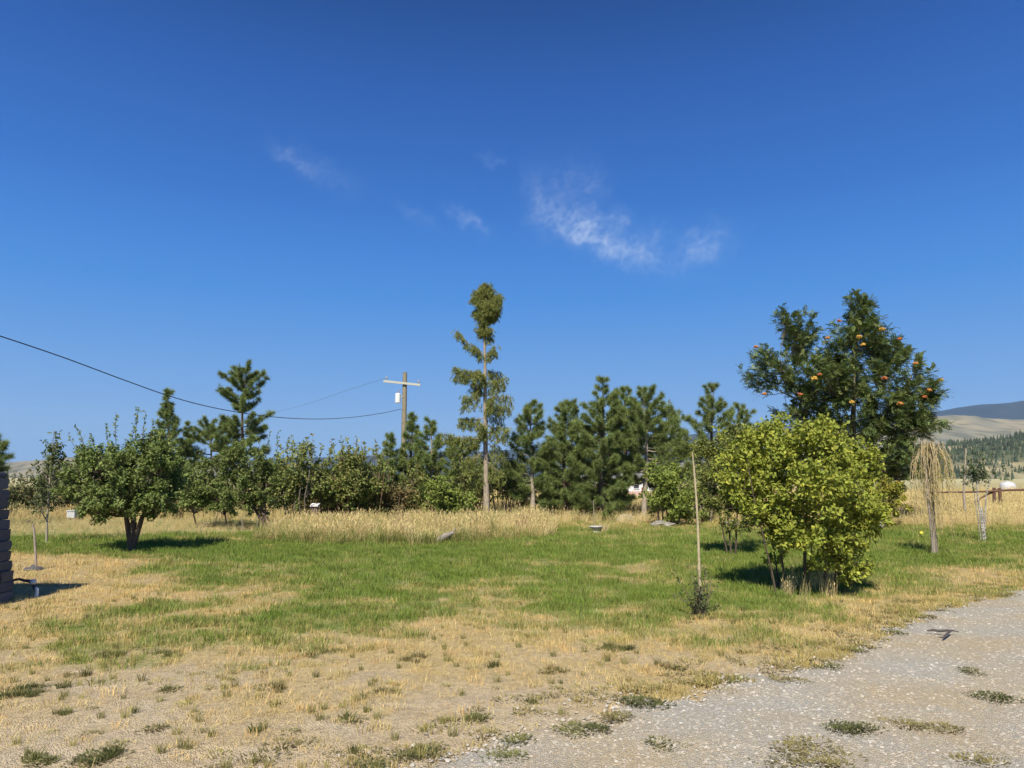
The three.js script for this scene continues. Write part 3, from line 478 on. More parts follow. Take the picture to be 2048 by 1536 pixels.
// --- front row
leafy({ name: 'apple_tree', label: 'leafy apple tree with short dark trunk and shadow on the lawn', category: 'tree', seed: 301, base: gnd(264, 1103), bark: M.barkDark, k: 2.1, clear: 0.6,
  trunks: [[[264, 1108, 0.085], [264, 1085, 0.072], [266, 1060, 0.068], [267, 1045, 0.075]], [[267, 1047, 0.06], [252, 1030, 0.05], [225, 1005, 0.04], [190, 960, 0.03]], [[267, 1047, 0.06], [285, 1032, 0.05], [310, 1010, 0.04], [335, 960, 0.025]], [[266, 1048, 0.055], [264, 1015, 0.05, 0.1], [268, 970, 0.035, -0.1], [270, 920, 0.02]]],
  lobes: [[265, 985, 62, 42, -0.5, 1700, 16], [200, 1000, 52, 40, 0, 1500, 14], [325, 985, 46, 46, 0.1, 1300, 14], [160, 950, 44, 42, 0.2, 1000, 12], [225, 930, 52, 46, -0.3, 1500, 14], [290, 925, 52, 48, 0, 1500, 14], [330, 935, 36, 42, -0.3, 900, 10], [265, 905, 46, 40, 0.4, 1000, 12], [205, 950, 50, 50, 0.6, 1100, 12], [300, 960, 50, 50, 0.7, 1100, 12], [180, 905, 30, 26, 0, 420, 8], [325, 890, 26, 26, 0.1, 420, 8], [262, 1005, 66, 26, 0.2, 800, 10], [225, 1012, 56, 28, -0.2, 800, 12], [312, 1008, 50, 30, -0.2, 700, 12], [150, 985, 30, 34, 0, 400, 9]],
  shoots: [[170, 900, 150, 855, 9], [190, 890, 183, 868, 6], [232, 885, 233, 828, 12], [255, 880, 268, 818, 12, 0.2], [270, 880, 275, 815, 10], [285, 880, 292, 822, 10], [300, 880, 305, 840, 9], [215, 890, 210, 850, 8], [160, 915, 135, 870, 7], [325, 880, 335, 850, 6], [340, 900, 352, 870, 6]],
  leaf: { n: 6, tw: 0.12, L: 0.074, W: 0.042, col: [0.148, 0.212, 0.050], col2: [0.27, 0.305, 0.095] } });
leafy({ name: 'lilac_bush', label: 'big rounded bright yellow green bush in front of the rowan tree', category: 'bush', seed: 311, base: gnd(1612, 1184), bark: M.barkDark, woodName: 'stems', floor: 0.25, deep: 0.85, spread: 0.22, k: 1.5, shoot: 0.4, limb: 0.7,
  trunks: [[1545, -0.25], [1558, 0.1], [1570, -0.1], [1585, 0.25], [1596, -0.3], [1608, 0], [1620, 0.2], [1634, -0.2], [1648, 0.1], [1660, -0.1], [1672, 0.2], [1580, 0.4], [1640, 0.45]].map(([x, dz], k) => { const f = (x - 1608) / 64; return [[x + f * 4, 1192, 0.015, dz], [x + f * 14, 1140, 0.013, dz], [x + f * 34, 1070, 0.011, dz * 1.2], [x + f * 58, 990, 0.008, dz * 1.6], [x + f * 70, 920, 0.005, dz * 1.6]]; }),
  lobes: [[1470, 960, 56, 56, -0.1, 1100, 14], [1480, 905, 54, 44, 0.1, 800, 12], [1610, 905, 86, 60, -0.35, 1900, 20], [1530, 930, 66, 66, -0.1, 1600, 18], [1690, 935, 60, 62, -0.1, 1600, 18], [1600, 985, 96, 62, -0.7, 2300, 22], [1520, 1010, 62, 56, -0.2, 1300, 16], [1690, 1015, 56, 62, -0.3, 1500, 16], [1560, 870, 60, 38, 0.2, 1000, 14], [1650, 880, 50, 34, 0.2, 800, 12], [1610, 1060, 80, 56, -0.55, 1200, 18], [1680, 1085, 46, 56, -0.3, 760, 12], [1535, 1060, 42, 44, -0.2, 300, 9], [1600, 950, 100, 80, 0.6, 1800, 18], [1685, 1145, 34, 34, -0.35, 260, 8], [1630, 1110, 56, 36, -0.4, 340, 10], [1560, 1035, 66, 56, -0.5, 900, 14], [1710, 1050, 34, 56, 0, 480, 10], [1570, 1110, 36, 36, 0.2, 140, 6], [1700, 1110, 30, 30, 0.2, 160, 6]],
  leaf: { n: 5, tw: 0.10, L: 0.066, W: 0.042, col: [0.245, 0.295, 0.040], col2: [0.47, 0.48, 0.07], up: -0.25 } });
leafy({ name: 'shrub', label: 'loose olive green shrub leaning out behind the left side of the bright bush', category: 'bush', seed: 315, base: G(1460, 15), bark: M.barkDark, woodName: 'stems', floor: 0.3, k: 3.2, limb: 0.7,
  trunks: [[[1462, 1095, 0.02], [1455, 1020, 0.016], [1435, 950, 0.012], [1425, 890, 0.007]], [[1470, 1095, 0.02], [1475, 1010, 0.016], [1480, 930, 0.012], [1490, 860, 0.007]], [[1455, 1095, 0.018], [1440, 1030, 0.014], [1418, 980, 0.01]]],
  lobes: [[1420, 915, 44, 44, 0, 600, 10], [1470, 1000, 60, 44, -0.2, 600, 10], [1470, 900, 62, 50, 0, 1000, 16], [1440, 950, 46, 50, 0, 700, 12], [1490, 980, 50, 56, 0.2, 800, 12], [1440, 1005, 40, 34, 0.1, 300, 9], [1530, 865, 46, 30, 0.3, 600, 10], [1475, 1035, 44, 26, 0, 220, 7]],
  leaf: { n: 5, tw: 0.10, L: 0.066, W: 0.036, col: [0.19, 0.225, 0.045], col2: [0.34, 0.33, 0.09] } });
const rowan = leafy({ name: 'rowan_tree', label: 'tall rowan tree with orange berry clusters behind the bright bush', category: 'tree', seed: 321, base: G(1700, 25.5), bark: M.barkGrey, compound: true, k: 1.9, clear: 1.4, floor: 0.7, shoot: 0.28, spread: 0.22,
  trunks: [[[1700, 1050, 0.17], [1698, 1020, 0.15], [1700, 950, 0.13], [1704, 880, 0.11], [1708, 800, 0.08], [1712, 700, 0.045], [1714, 620, 0.015]], [[1699, 960, 0.07], [1660, 890, 0.055], [1600, 800, 0.04], [1560, 730, 0.02]], [[1703, 930, 0.07], [1750, 860, 0.055], [1800, 790, 0.035], [1830, 740, 0.018]], [[1704, 880, 0.05, 0], [1690, 800, 0.04, -0.7], [1680, 720, 0.02, -1.1]]],
  lobes: [[1714, 625, 30, 46, 0.0, 330, 12], [1700, 690, 66, 60, -0.42, 760, 16], [1770, 690, 44, 50, 0.14, 420, 11], [1610, 660, 48, 44, 0.28, 300, 11], [1560, 740, 62, 52, 0.0, 480, 14], [1520, 740, 36, 44, 0.28, 170, 8], [1640, 760, 70, 62, -0.7, 820, 16], [1740, 770, 80, 64, -0.84, 980, 18], [1820, 790, 60, 58, 0.0, 560, 14], [1850, 760, 34, 50, 0.28, 190, 8], [1790, 850, 78, 56, -0.42, 820, 16], [1690, 850, 80, 60, -0.28, 760, 15], [1590, 810, 60, 44, 0.0, 400, 12], [1760, 920, 70, 54, -0.28, 620, 14], [1700, 760, 90, 90, 1.4, 700, 16], [1800, 930, 44, 60, 0.0, 330, 10], [1640, 690, 46, 50, 0.56, 320, 10], [1830, 840, 44, 40, 0.28, 260, 8], [1570, 640, 20, 24, 0.0, 60, 5]],
  leaf: { n: 1, L: 0.22, l: 0.082, w: 0.033, col: [0.128, 0.188, 0.052], col2: [0.27, 0.30, 0.09] } });
{ // berries on the side of the crown that faces the yard
  R = rngOf(330);
  const ball = new THREE.IcosahedronGeometry(1, 0), berry = [plain(0.46, 0.19, 0.035, { roughness: 0.5 }), plain(0.50, 0.29, 0.04, { roughness: 0.5 }), plain(0.38, 0.11, 0.03, { roughness: 0.5 })];
  const clusters = [0, 1, 2].map(() => { const p = [], n = []; for (let k = 0; k < 24; k++) { const a = rr(0, 6.283), q = Math.sqrt(R()) * 0.058, c = [Math.cos(a) * q, rr(-0.022, 0.02) + 0.03 - q * 0.3, Math.sin(a) * q], r = rr(0.017, 0.023); for (let i = 0; i < ball.attributes.position.count; i++) { const v = [ball.attributes.position.getX(i), ball.attributes.position.getY(i), ball.attributes.position.getZ(i)]; p.push(c[0] + v[0] * r, c[1] + v[1] * r, c[2] + v[2] * r); n.push(...v); } } const g = new THREE.BufferGeometry(); g.setAttribute('position', new THREE.BufferAttribute(new Float32Array(p), 3)); g.setAttribute('normal', new THREE.BufferAttribute(new Float32Array(n), 3)); return g; });
  [[1655, 677, 1.9], [1718, 675, 1.9], [1800, 679, 1.2], [1512, 695, 0.6], [1629, 758, 1.8], [1768, 758, 1.9], [1831, 728, 0.8], [1881, 761, 0.4], [1850, 795, 0.8], [1800, 809, 1.5], [1704, 805, 1.9], [1678, 643, 1.4], [1529, 789, 0.9], [1764, 660, 1.3], [1640, 750, 1.8], [1858, 782, 0.6], [1726, 690, 1.8], [1600, 790, 1.4]].forEach(([px, py, dz], k) => {
    const w = at(px, py, 25.5 - dz * 1.4), m = part('berry_cluster', clusters[k % 3], berry[k % 3], rowan); m.position.set(w[0] - rowan.position.x, w[1], w[2] - rowan.position.z); m.rotation.y = k; m.scale.setScalar(rr(1.2, 1.7));
  });
}
leafy({ name: 'shrub', label: 'small yellowing shrub to the right of the bright bush', category: 'bush', seed: 341, base: G(1770, 23.3), bark: M.barkGrey, woodName: 'stems', floor: 0.12, k: 4.5,
  trunks: [[[1765, 1054, 0.02], [1755, 1020, 0.014], [1745, 985, 0.008]], [[1772, 1054, 0.02], [1780, 1020, 0.014], [1790, 985, 0.008]]],
  lobes: [[1752, 988, 40, 34, -0.3, 620, 12], [1790, 995, 32, 34, 0, 520, 10], [1760, 1030, 36, 24, 0, 300, 8], [1725, 1010, 26, 34, 0.2, 300, 8]],
  leaf: { n: 5, tw: 0.10, L: 0.075, W: 0.044, col: [0.30, 0.32, 0.045], col2: [0.46, 0.36, 0.07] } });

// --- the larch
{
  R = rngOf(351);
  const D = 26.5, B = G(973, D), g = thing('larch_tree', 'tall thin larch with a ball of foliage at its top', 'tree', B), wood = new Wood(), s = new Soup();
  const L = (px, py, dz = 0) => { const a = at(px, py, D); return [a[0] - B[0], a[1], -dz]; };
  wood.tube([[973, 1036], [973, 1000], [972, 950], [971, 900], [971, 850], [970, 790], [970, 730], [969, 680], [970, 640], [971, 600], [972, 575]].map(([x, y], k) => { const q = L(x, y); if (!k) q[1] = -0.05; return q; }), [0.15, 0.12, 0.10, 0.088, 0.078, 0.068, 0.056, 0.045, 0.034, 0.022, 0.01], 9);
  const col = [0.185, 0.225, 0.055], col2 = [0.31, 0.29, 0.085];
  const brush = (p, d) => { const v0 = rr(0.75, 1.2), k0 = mix3(col, col2, R() * R()); for (let k = 0; k < 26; k++) { const e = norm(add(mul(d, rr(0, 0.8)), dirRand())), q = norm(cross(e, dirRand())), v = v0 * rr(0.8, 1.2), b = add(p, mul(d, rr(0, 0.2))), w = 0.015; s.tri(add(b, mul(q, w / 2)), add(b, mul(q, -w / 2)), add(b, mul(e, rr(0.06, 0.12))), mul(k0, v)); } };
  const limb = (a, b, sag, dense, hang) => { const path = bend(a, b, sag, 0.04, 7), l = len(sub(b, a)); wood.tube(path, radiiOf(7, 0.008 + 0.012 * l, 0.005), 5); const n = Math.round(dense * l * 1.25); for (let k = 0; k < n; k++) { const f = Math.min(6.999, (0.18 + 0.82 * R()) * 7), i = Math.floor(f), q = lerp3(path[i], path[i + 1], f - i), h = rr(0, hang) * (R() < 0.7 ? 1 : -0.35); const e = add(q, [rr(-0.09, 0.09), -h, rr(-0.12, 0.12)]); if (R() < 0.3) wood.tube([q, e], [0.004, 0.002], 3); brush(e, norm([rr(-0.5, 0.5), -0.5, rr(-0.5, 0.5)])); } };
  for (const [x, y, xt, yt, dz, dense, hang] of [[911, 660, 966, 706, 0.1, 62, 0.2], [995, 690, 970, 712, -0.2, 90, 0.28], [985, 665, 970, 680, 0.2, 60, 0.16], [948, 690, 968, 715, -0.3, 60, 0.15], [908, 738, 968, 748, -0.1, 150, 0.36], [1012, 757, 971, 764, 0.1, 130, 0.34], [940, 765, 969, 772, 0.5, 90, 0.3], [926, 800, 968, 786, -0.2, 110, 0.45], [1023, 798, 972, 790, 0, 120, 0.55], [1000, 740, 971, 738, 0.5, 70, 0.25], [918, 838, 969, 836, 0.2, 110, 0.3], [1018, 862, 972, 850, -0.3, 120, 0.42], [1008, 820, 972, 812, 0.6, 80, 0.5], [885, 868, 968, 876, -0.1, 85, 0.28], [936, 885, 969, 868, 0.5, 90, 0.35], [1015, 905, 972, 885, 0.3, 70, 0.4], [930, 925, 971, 900, -0.4, 80, 0.4], [1010, 950, 972, 920, -0.2, 60, 0.4], [945, 970, 971, 940, 0.3, 60, 0.4], [955, 745, 970, 752, -0.7, 100, 0.3], [985, 800, 971, 805, -0.7, 100, 0.4], [960, 850, 971, 855, -0.7, 100, 0.4]]) limb(L(xt, yt), L(x, y, dz), 0.06, dense, hang);
  const c = L(973, 603);
  for (let k = 0; k < 46; k++) { const d = dirRand(), yy = c[1] - 0.35 + rr(-0.45, 0.55), e = add(c, [d[0] * 0.56, d[1] * 0.72, d[2] * 0.56]); limb([0.02, Math.min(yy, e[1] + 0.1), 0], e, 0.02, 95, 0.14); }
  for (let k = 0; k < 14; k++) { const a = rr(0, 6.283), q = L(970, rr(642, 668)); limb(q, add(q, [Math.cos(a) * rr(0.15, 0.36), rr(-0.1, 0.2), Math.sin(a) * 0.3]), 0, 60, 0.12); }
  part('trunk', wood.build(), M.barkLarch, g); part('crown', s.build(), M.needle, g, 'stuff');
}

// --- pines behind the lawn
const PINES = 'young pines along the back of the lawn';
[
  { px: 338, D: 31, top: 778, half: 34, low: 1010, seed: 401, pow: 0.9, label: 'dark narrow pine rising behind the apple tree' },
  { px: 487, D: 32, top: 738, half: 42, low: 915, seed: 402, skirt: 0.95, pow: 0.3, least: 0.72, gap: 0.26, dens: 11, label: 'tall dark pine with a broad top against the sky at the left' },
  { px: 425, D: 32.5, top: 850, half: 52, low: 930, seed: 403, pow: 0.5, label: 'low spreading pine bough mass left of the broad topped pine' },
  { px: 374, D: 38, top: 845, half: 14, low: 950, seed: 404, pow: 0.8, label: 'small pine tip showing between the two dark pines' },
  { px: 822, D: 30, top: 828, half: 26, low: 1020, seed: 405, pow: 0.6, label: 'narrow pine standing against the utility pole' },
  { px: 778, D: 29, top: 876, half: 26, low: 1020, seed: 406, pow: 0.6, label: 'short pine left of the utility pole foot' },
  { px: 862, D: 28, top: 848, half: 36, low: 985, seed: 407, pow: 0.55, gap: 0.2, label: 'open pine with pale trunk between pole and larch' },
  { px: 912, D: 33, top: 880, half: 40, low: 1020, seed: 408, pow: 0.6, label: 'pine half hidden behind the left boughs of the larch' },
  { px: 1063, D: 27.5, top: 808, half: 46, low: 1000, seed: 409, pow: 0.55, gap: 0.12, label: 'loose pine with bare pale trunk just right of the larch' },
  { px: 1130, D: 28, top: 803, half: 52, low: 1032, seed: 410, pow: 0.55, label: 'full dark pine second to the right of the larch' },
  { px: 1204, D: 27, top: 760, half: 56, low: 1034, seed: 411, pow: 0.6, label: 'tallest of the dark pines right of the larch' },
  { px: 1250, D: 30, top: 778, half: 40, low: 962, seed: 412, pow: 0.6, label: 'pine squeezed behind the tallest dark pine' },
  { px: 1290, D: 27.5, top: 782, half: 60, low: 962, seed: 413, pow: 0.5, label: 'broad pine with bare lower trunk at the right of the pine group' },
  { px: 1335, D: 30, top: 815, half: 40, low: 1000, seed: 414, pow: 0.5, gap: 0.12, label: 'rightmost pine of the dark group above the light green shrub' },
  { px: 1425, D: 29, top: 768, half: 50, low: 960, seed: 415, pow: 0.55, gap: 0.25, dens: 7, label: 'thin open pine showing sky between its boughs behind the bamboo stake' },
  { px: 1475, D: 31, top: 812, half: 40, low: 960, seed: 416, pow: 0.5, gap: 0.2, dens: 7, label: 'pine peeping over the bright bush next to the rowan' },
  { px: -14, D: 24, top: 872, half: 26, low: 960, seed: 417, pow: 0.6, label: 'pine tip at the left edge above the stone pillar' },
  { px: 1160, D: 31, top: 850, half: 60, low: 1034, seed: 418, pow: 0.4, skirt: 1, label: 'dense shaded pine filling the gap deep in the pine group' },
].forEach((p) => pine({ ...p, base: G(p.px, p.D), group: PINES, bark: [409, 413, 407].includes(p.seed) ? M.barkPale : M.barkDark, r: p.seed === 417 ? 0.07 : undefined }));

// --- hedge, orchard and shrubs
const ORCH = 'young orchard trees and shrubs behind the lawn';
leafy({ name: 'apple_tree', label: 'second apple tree with crooked forked trunk at the edge of the tall grass', category: 'tree', seed: 501, base: G(535, 22.5), group: ORCH, k: 2.7, clear: 0.5, bark: M.barkDark,
  trunks: [[[540, 1062, 0.07], [534, 1040, 0.06], [525, 1025, 0.055]], [[534, 1042, 0.05], [510, 1018, 0.042], [480, 990, 0.03], [460, 950, 0.02]], [[528, 1030, 0.045], [530, 1000, 0.04], [535, 950, 0.02]]],
  lobes: [[500, 930, 52, 46, 0, 1300, 14], [445, 940, 42, 40, 0, 900, 12], [530, 960, 46, 46, 0, 1000, 12], [480, 985, 60, 40, -0.3, 1300, 14], [420, 985, 40, 40, 0.2, 800, 10], [520, 1010, 40, 30, 0, 500, 10], [480, 905, 36, 26, 0.3, 500, 9]],
  shoots: [[538, 905, 540, 866, 8], [555, 900, 558, 862, 8], [570, 905, 575, 875, 8], [590, 905, 592, 885, 6], [520, 890, 515, 872, 5]],
  leaf: { n: 6, tw: 0.14, L: 0.085, W: 0.046, col: [0.145, 0.20, 0.047], col2: [0.25, 0.275, 0.08] } });
const LEAF_HEDGE = { n: 6, tw: 0.2, L: 0.125, W: 0.062, col: [0.115, 0.140, 0.034], col2: [0.22, 0.20, 0.06] };
const shrubs = [
  [401, 23, 395, 985, 34, 52, 620, 'small leafy orchard tree with thin trunk left of the second apple tree', 'barkGrey', [388, 1066], 0],
  [455, 24, 452, 1000, 26, 36, 380, 'low leafy sapling under the second apple tree', 'barkGrey', [452, 1060], 0],
  [590, 25, 590, 950, 44, 62, 1300, 'leafy green hedge shrub with upright shoots right of the second apple tree', 'barkGrey', [590, 1045], 1],
  [640, 26, 640, 955, 44, 58, 1300, 'dense hedge shrub behind the nest box post', 'barkRed', [640, 1042], 1],
  [692, 26, 692, 950, 42, 60, 1300, 'rounded hedge shrub with red brown stems in the middle of the hedge', 'barkRed', [692, 1042], 1],
  [742, 27, 742, 955, 40, 58, 1100, 'hedge shrub at the right end of the hedge beside the short pine', 'barkRed', [742, 1040], 1],
  [905, 25, 905, 1005, 42, 46, 1100, 'bright green rounded shrub between utility pole and larch', 'barkGrey', [905, 1045], 2],
  [1340, 24.5, 1340, 985, 48, 56, 1500, 'light green leafy shrub at the right foot of the pine group', 'barkGrey', [1340, 1048], 2],
  [1400, 26, 1400, 990, 34, 56, 800, 'mid green shrub just behind the top of the bamboo stake', 'barkGrey', [1400, 1045], 1],
  [1000, 31, 1000, 955, 42, 40, 700, 'low green shrub behind the larch trunk', 'barkGrey', [1000, 1028], 1],
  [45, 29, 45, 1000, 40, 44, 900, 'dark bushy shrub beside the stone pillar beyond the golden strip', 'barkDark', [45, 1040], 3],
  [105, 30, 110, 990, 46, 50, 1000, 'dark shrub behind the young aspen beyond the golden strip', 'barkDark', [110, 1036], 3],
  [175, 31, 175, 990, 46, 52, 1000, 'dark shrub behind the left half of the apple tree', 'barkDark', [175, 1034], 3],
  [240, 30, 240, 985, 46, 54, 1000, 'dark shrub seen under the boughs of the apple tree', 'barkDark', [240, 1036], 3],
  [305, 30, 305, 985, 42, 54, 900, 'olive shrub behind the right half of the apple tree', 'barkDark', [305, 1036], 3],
  [362, 29, 362, 990, 42, 50, 900, 'brown leaved shrub between the two apple trees', 'barkRed', [362, 1038], 4],
  [425, 29, 425, 995, 42, 46, 900, 'brownish shrub behind the small orchard tree', 'barkRed', [425, 1038], 4],
  [545, 29, 548, 985, 42, 56, 1000, 'olive shrub behind the crooked trunk of the second apple tree', 'barkRed', [548, 1038], 1],
  [615, 28, 615, 1000, 36, 38, 700, 'low brownish undergrowth shrub behind the nest box', 'barkRed', [615, 1039], 4],
  [668, 28, 668, 1000, 38, 38, 700, 'low red brown undergrowth shrub in the middle of the hedge', 'barkRed', [668, 1039], 4],
  [720, 28, 720, 995, 38, 42, 700, 'low brown undergrowth shrub toward the right end of the hedge', 'barkRed', [720, 1039], 4],
  [785, 28, 785, 1000, 40, 40, 700, 'brown twiggy shrub at the foot of the utility pole', 'barkRed', [785, 1039], 4],
  [845, 28, 845, 985, 38, 52, 800, 'olive shrub under the open pine between pole and larch', 'barkRed', [845, 1039], 1],
  [940, 29, 940, 970, 40, 50, 900, 'olive green shrub just left of the larch trunk', 'barkGrey', [940, 1036], 1],
  [1035, 30, 1030, 965, 40, 46, 800, 'olive green shrub between the larch and the loose pine', 'barkGrey', [1030, 1036], 1],
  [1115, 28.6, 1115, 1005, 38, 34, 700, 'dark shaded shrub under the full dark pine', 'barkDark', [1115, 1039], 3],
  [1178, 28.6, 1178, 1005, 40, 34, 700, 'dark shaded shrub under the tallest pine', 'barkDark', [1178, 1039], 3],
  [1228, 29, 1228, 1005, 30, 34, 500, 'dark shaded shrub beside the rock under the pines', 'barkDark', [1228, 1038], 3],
];
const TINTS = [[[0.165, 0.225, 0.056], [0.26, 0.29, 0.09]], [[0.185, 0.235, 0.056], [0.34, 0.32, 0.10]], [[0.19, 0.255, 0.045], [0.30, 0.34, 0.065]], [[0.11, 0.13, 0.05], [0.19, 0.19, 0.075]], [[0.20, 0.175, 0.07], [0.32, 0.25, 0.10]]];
shrubs.forEach(([bx, D, px, py, rx, ry, n, label, bk, [tx, ty], tint], k) => {
  const sd = 520 + k, r1 = rngOf(sd), q = (a, b) => a + (b - a) * r1(), stems = [];
  for (let i = 0; i < (tint === 0 ? 1 : 6); i++) { const f = tint === 0 ? 0 : (i - 2.5) / 2.5; stems.push([[tx + f * rx * 0.4, ty + 4, 0.03, q(-0.4, 0.4)], [tx + f * rx * 0.55, (ty + py) / 2, 0.022, q(-0.4, 0.4)], [px + f * rx * 0.75, py - 10, 0.012, q(-0.4, 0.4)]]); }
  const lobes = [], nl = 10;
  for (let i = 0; i < nl; i++) lobes.push([px + q(-0.75, 0.75) * rx, py + q(-0.6, 0.6) * ry, rx * q(0.45, 0.75), ry * q(0.4, 0.65), q(-0.5, 0.5), n / nl, 10]);
  lobes.push([px, py + ry * 0.45, rx * 0.8, ry * 0.5, 0, n / 5, 10]);
  const shoots = []; if (tint === 1 || tint === 3) for (let i = 0; i < 9; i++) { const x = px + q(-0.85, 0.85) * rx; shoots.push([x, py - ry * q(0.4, 0.7), x + q(-8, 8), py - ry * q(0.9, 1.3), 6, q(-0.4, 0.4)]); }
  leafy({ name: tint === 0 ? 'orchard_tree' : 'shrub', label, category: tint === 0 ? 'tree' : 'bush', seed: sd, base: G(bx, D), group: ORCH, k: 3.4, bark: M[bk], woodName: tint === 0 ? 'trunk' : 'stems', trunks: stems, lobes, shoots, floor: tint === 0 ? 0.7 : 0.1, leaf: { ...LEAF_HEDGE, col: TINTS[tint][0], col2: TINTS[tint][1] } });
});
leafy({ name: 'aspen_tree', label: 'slim young aspen with thin pale trunk left of the apple tree', category: 'tree', seed: 541, base: gnd(93, 1088), bark: M.barkPale,
  trunks: [[[93, 1090, 0.028], [94, 1040, 0.024], [98, 980, 0.02], [103, 920, 0.014], [108, 860, 0.005]]],
  lobes: [[110, 890, 18, 30, 0, 150, 9], [95, 925, 24, 30, 0, 170, 9], [118, 930, 22, 32, 0, 180, 9], [100, 970, 34, 34, 0, 260, 10], [85, 1010, 26, 26, 0, 120, 7]], leaf: { n: 4, tw: 0.1, L: 0.075, W: 0.05, col: [0.10, 0.14, 0.045], col2: [0.17, 0.19, 0.07] } });
// bare and staked saplings in the unmown strip
[[415, 1045, 392, 1062, 'slanting grey stick leaning between the orchard saplings'], [483, 1032, 484, 1066, 'thin bare sapling stem under the second apple tree'], [516, 1030, 515, 1064, 'thin dark sapling stem beside the crooked trunk'], [1187, 1000, 1189, 1062, 'thin bare sapling stem in front of the pine group']].forEach(([x1, y1, x0, y0, label], k) => {
  const a = gnd(x0, y0), D = -a[2], w = new Wood(), b = at(x1, y1, D), g = thing('sapling', label, 'sapling', a); R = rngOf(560 + k);
  w.tube(bend([0, -0.03, 0], [b[0] - a[0], b[1], 0], 0, 0.02, 5), radiiOf(5, 0.016, 0.007), 6); const q = new Wood();
  for (let j = 0; j < 3; j++) { const t = rr(0.5, 0.95), o = [(b[0] - a[0]) * t, b[1] * t, 0]; q.tube(bend(o, add(o, [rr(-0.15, 0.15), rr(0.08, 0.2), rr(-0.1, 0.1)]), 0, 0.01, 3), radiiOf(3, 0.005, 0.002), 4); }
  part('trunk', w.build(), M.barkPale, g); part('twigs', q.build(), M.twig, g, 'stuff');
});
{ // the tall thin stem in front of the bright bush
  R = rngOf(571);
  const B = gnd(1403, 1232), D = -B[2], g = thing('staked_sapling', 'tall thin bamboo stake with leafy sprouts at its foot, in front of the bush', 'stake', B), L = (px, py) => { const a = at(px, py, D); return [a[0] - B[0], a[1], 0]; };
  const w = new Wood(), pts = [[1403, 1236], [1400, 1180], [1398, 1120], [1396, 1060], [1393, 1000], [1389, 950], [1385, 905]].map(([x, y], k) => { const q = L(x, y); if (!k) q[1] = -0.05; return q; });
  w.tube(pts, [0.021, 0.018, 0.016, 0.0145, 0.013, 0.011, 0.008], 8); part('stake', w.build(), bark(0.72, 0.64, 0.42), g);
  const nodes = new Wood(); for (let k = 1; k < 6; k++) { const p = pts[k], r = [0.021, 0.019, 0.0175, 0.016, 0.0145][k - 1]; nodes.tube([[p[0], p[1] - 0.008, 0], [p[0], p[1] + 0.008, 0]], [r, r], 8); } part('joints', nodes.build(), plain(0.42, 0.34, 0.20), g, 'stuff');
  const st = new Wood(), s = new Soup();
  for (let k = 0; k < 26; k++) { const a = rr(0, 6.283), h = rr(0.12, 0.62), q = rr(0.05, 0.36), e = [Math.cos(a) * q, h, Math.sin(a) * q], path = bend([rr(-0.03, 0.03), -0.02, rr(-0.03, 0.03)], e, 0, 0.04, 4); st.tube(path, radiiOf(4, 0.005, 0.002), 4); for (let j = 0; j < 7; j++) spray(s, lerp3(path[1 + j % 3], path[2 + j % 3], R()), norm(add(dirRand(), [0, 0.4, 0])), { n: 3, tw: 0.05, L: 0.045, W: 0.024, col: [0.085, 0.125, 0.04], col2: [0.15, 0.17, 0.06] }); }
  part('stems', st.build(), M.twig, g, 'stuff'); part('crown', s.build(), M.leaf, g, 'stuff');
}
{ // weeping tree on its post
  R = rngOf(581);
  const B = gnd(1868, 1111), D = -B[2], g = thing('weeping_tree', 'small weeping tree with yellowed hanging strands on a pale post', 'tree', B), L = (px, py, dz = 0) => { const a = at(px, py, D); return [a[0] - B[0], a[1], -dz]; };
  const w = new Wood(); w.tube([[1868, 1114], [1864, 1060], [1857, 1000], [1852, 950], [1848, 912]].map(([x, y], k) => { const q = L(x, y); if (!k) q[1] = -0.05; return q; }), [0.04, 0.036, 0.033, 0.03, 0.025], 8); part('post', w.build(), M.barkPale, g);
  const t = new Wood(); t.tube([L(1874, 1113), L(1868, 1040), L(1862, 960), L(1858, 905)], [0.03, 0.026, 0.022, 0.016], 7); part('trunk', t.build(), M.barkGrey, g);
  const st = new Wood(), s = new Soup(), top = L(1859, 906);
  for (let k = 0; k < 84; k++) {
    const a = rr(0, 6.283), q = 0.06 + 0.42 * R(), drop = rr(0.4, 1) * (R() < 0.5 ? 1 : 0.75) * top[1] * 0.97, hump = rr(0.02, 0.3), path = [];
    for (let i = 0; i <= 7; i++) { const f = i / 7, r = q * Math.min(1, f * 3.2) ** 0.7; path.push([top[0] + Math.cos(a) * r + rr(-0.035, 0.035), top[1] + hump * Math.sin(Math.min(1, f * 3) * Math.PI) * (f < 0.34 ? 1 : 0) - drop * Math.max(0, f - 0.12) / 0.88, Math.sin(a) * r]); }
    st.tube(path, radiiOf(7, 0.006, 0.0025), 4);
    for (let j = 0; j < 15; j++) { const f = Math.min(6.99, rr(0.3, 7)), i = Math.floor(f); spray(s, lerp3(path[i], path[i + 1], f - i), norm([rr(-0.5, 0.5), -1, rr(-0.5, 0.5)]), { n: 3, tw: 0.06, L: 0.042, W: 0.013, col: [0.56, 0.46, 0.20], col2: [0.30, 0.30, 0.07], up: -0.5 }); }
  }
  for (let k = 0; k < 90; k++) { const c = L(rr(1862, 1892), rr(898, 958), rr(-0.25, 0.25)); spray(s, c, norm([rr(-0.5, 0.5), -1, rr(-0.5, 0.5)]), { n: 5, tw: 0.1, L: 0.05, W: 0.02, col: [0.30, 0.30, 0.06], col2: [0.5, 0.42, 0.12], up: -0.4 }); }
  part('strands', st.build(), plain(0.46, 0.36, 0.20), g, 'stuff'); part('crown', s.build(), M.leaf, g, 'stuff');
}
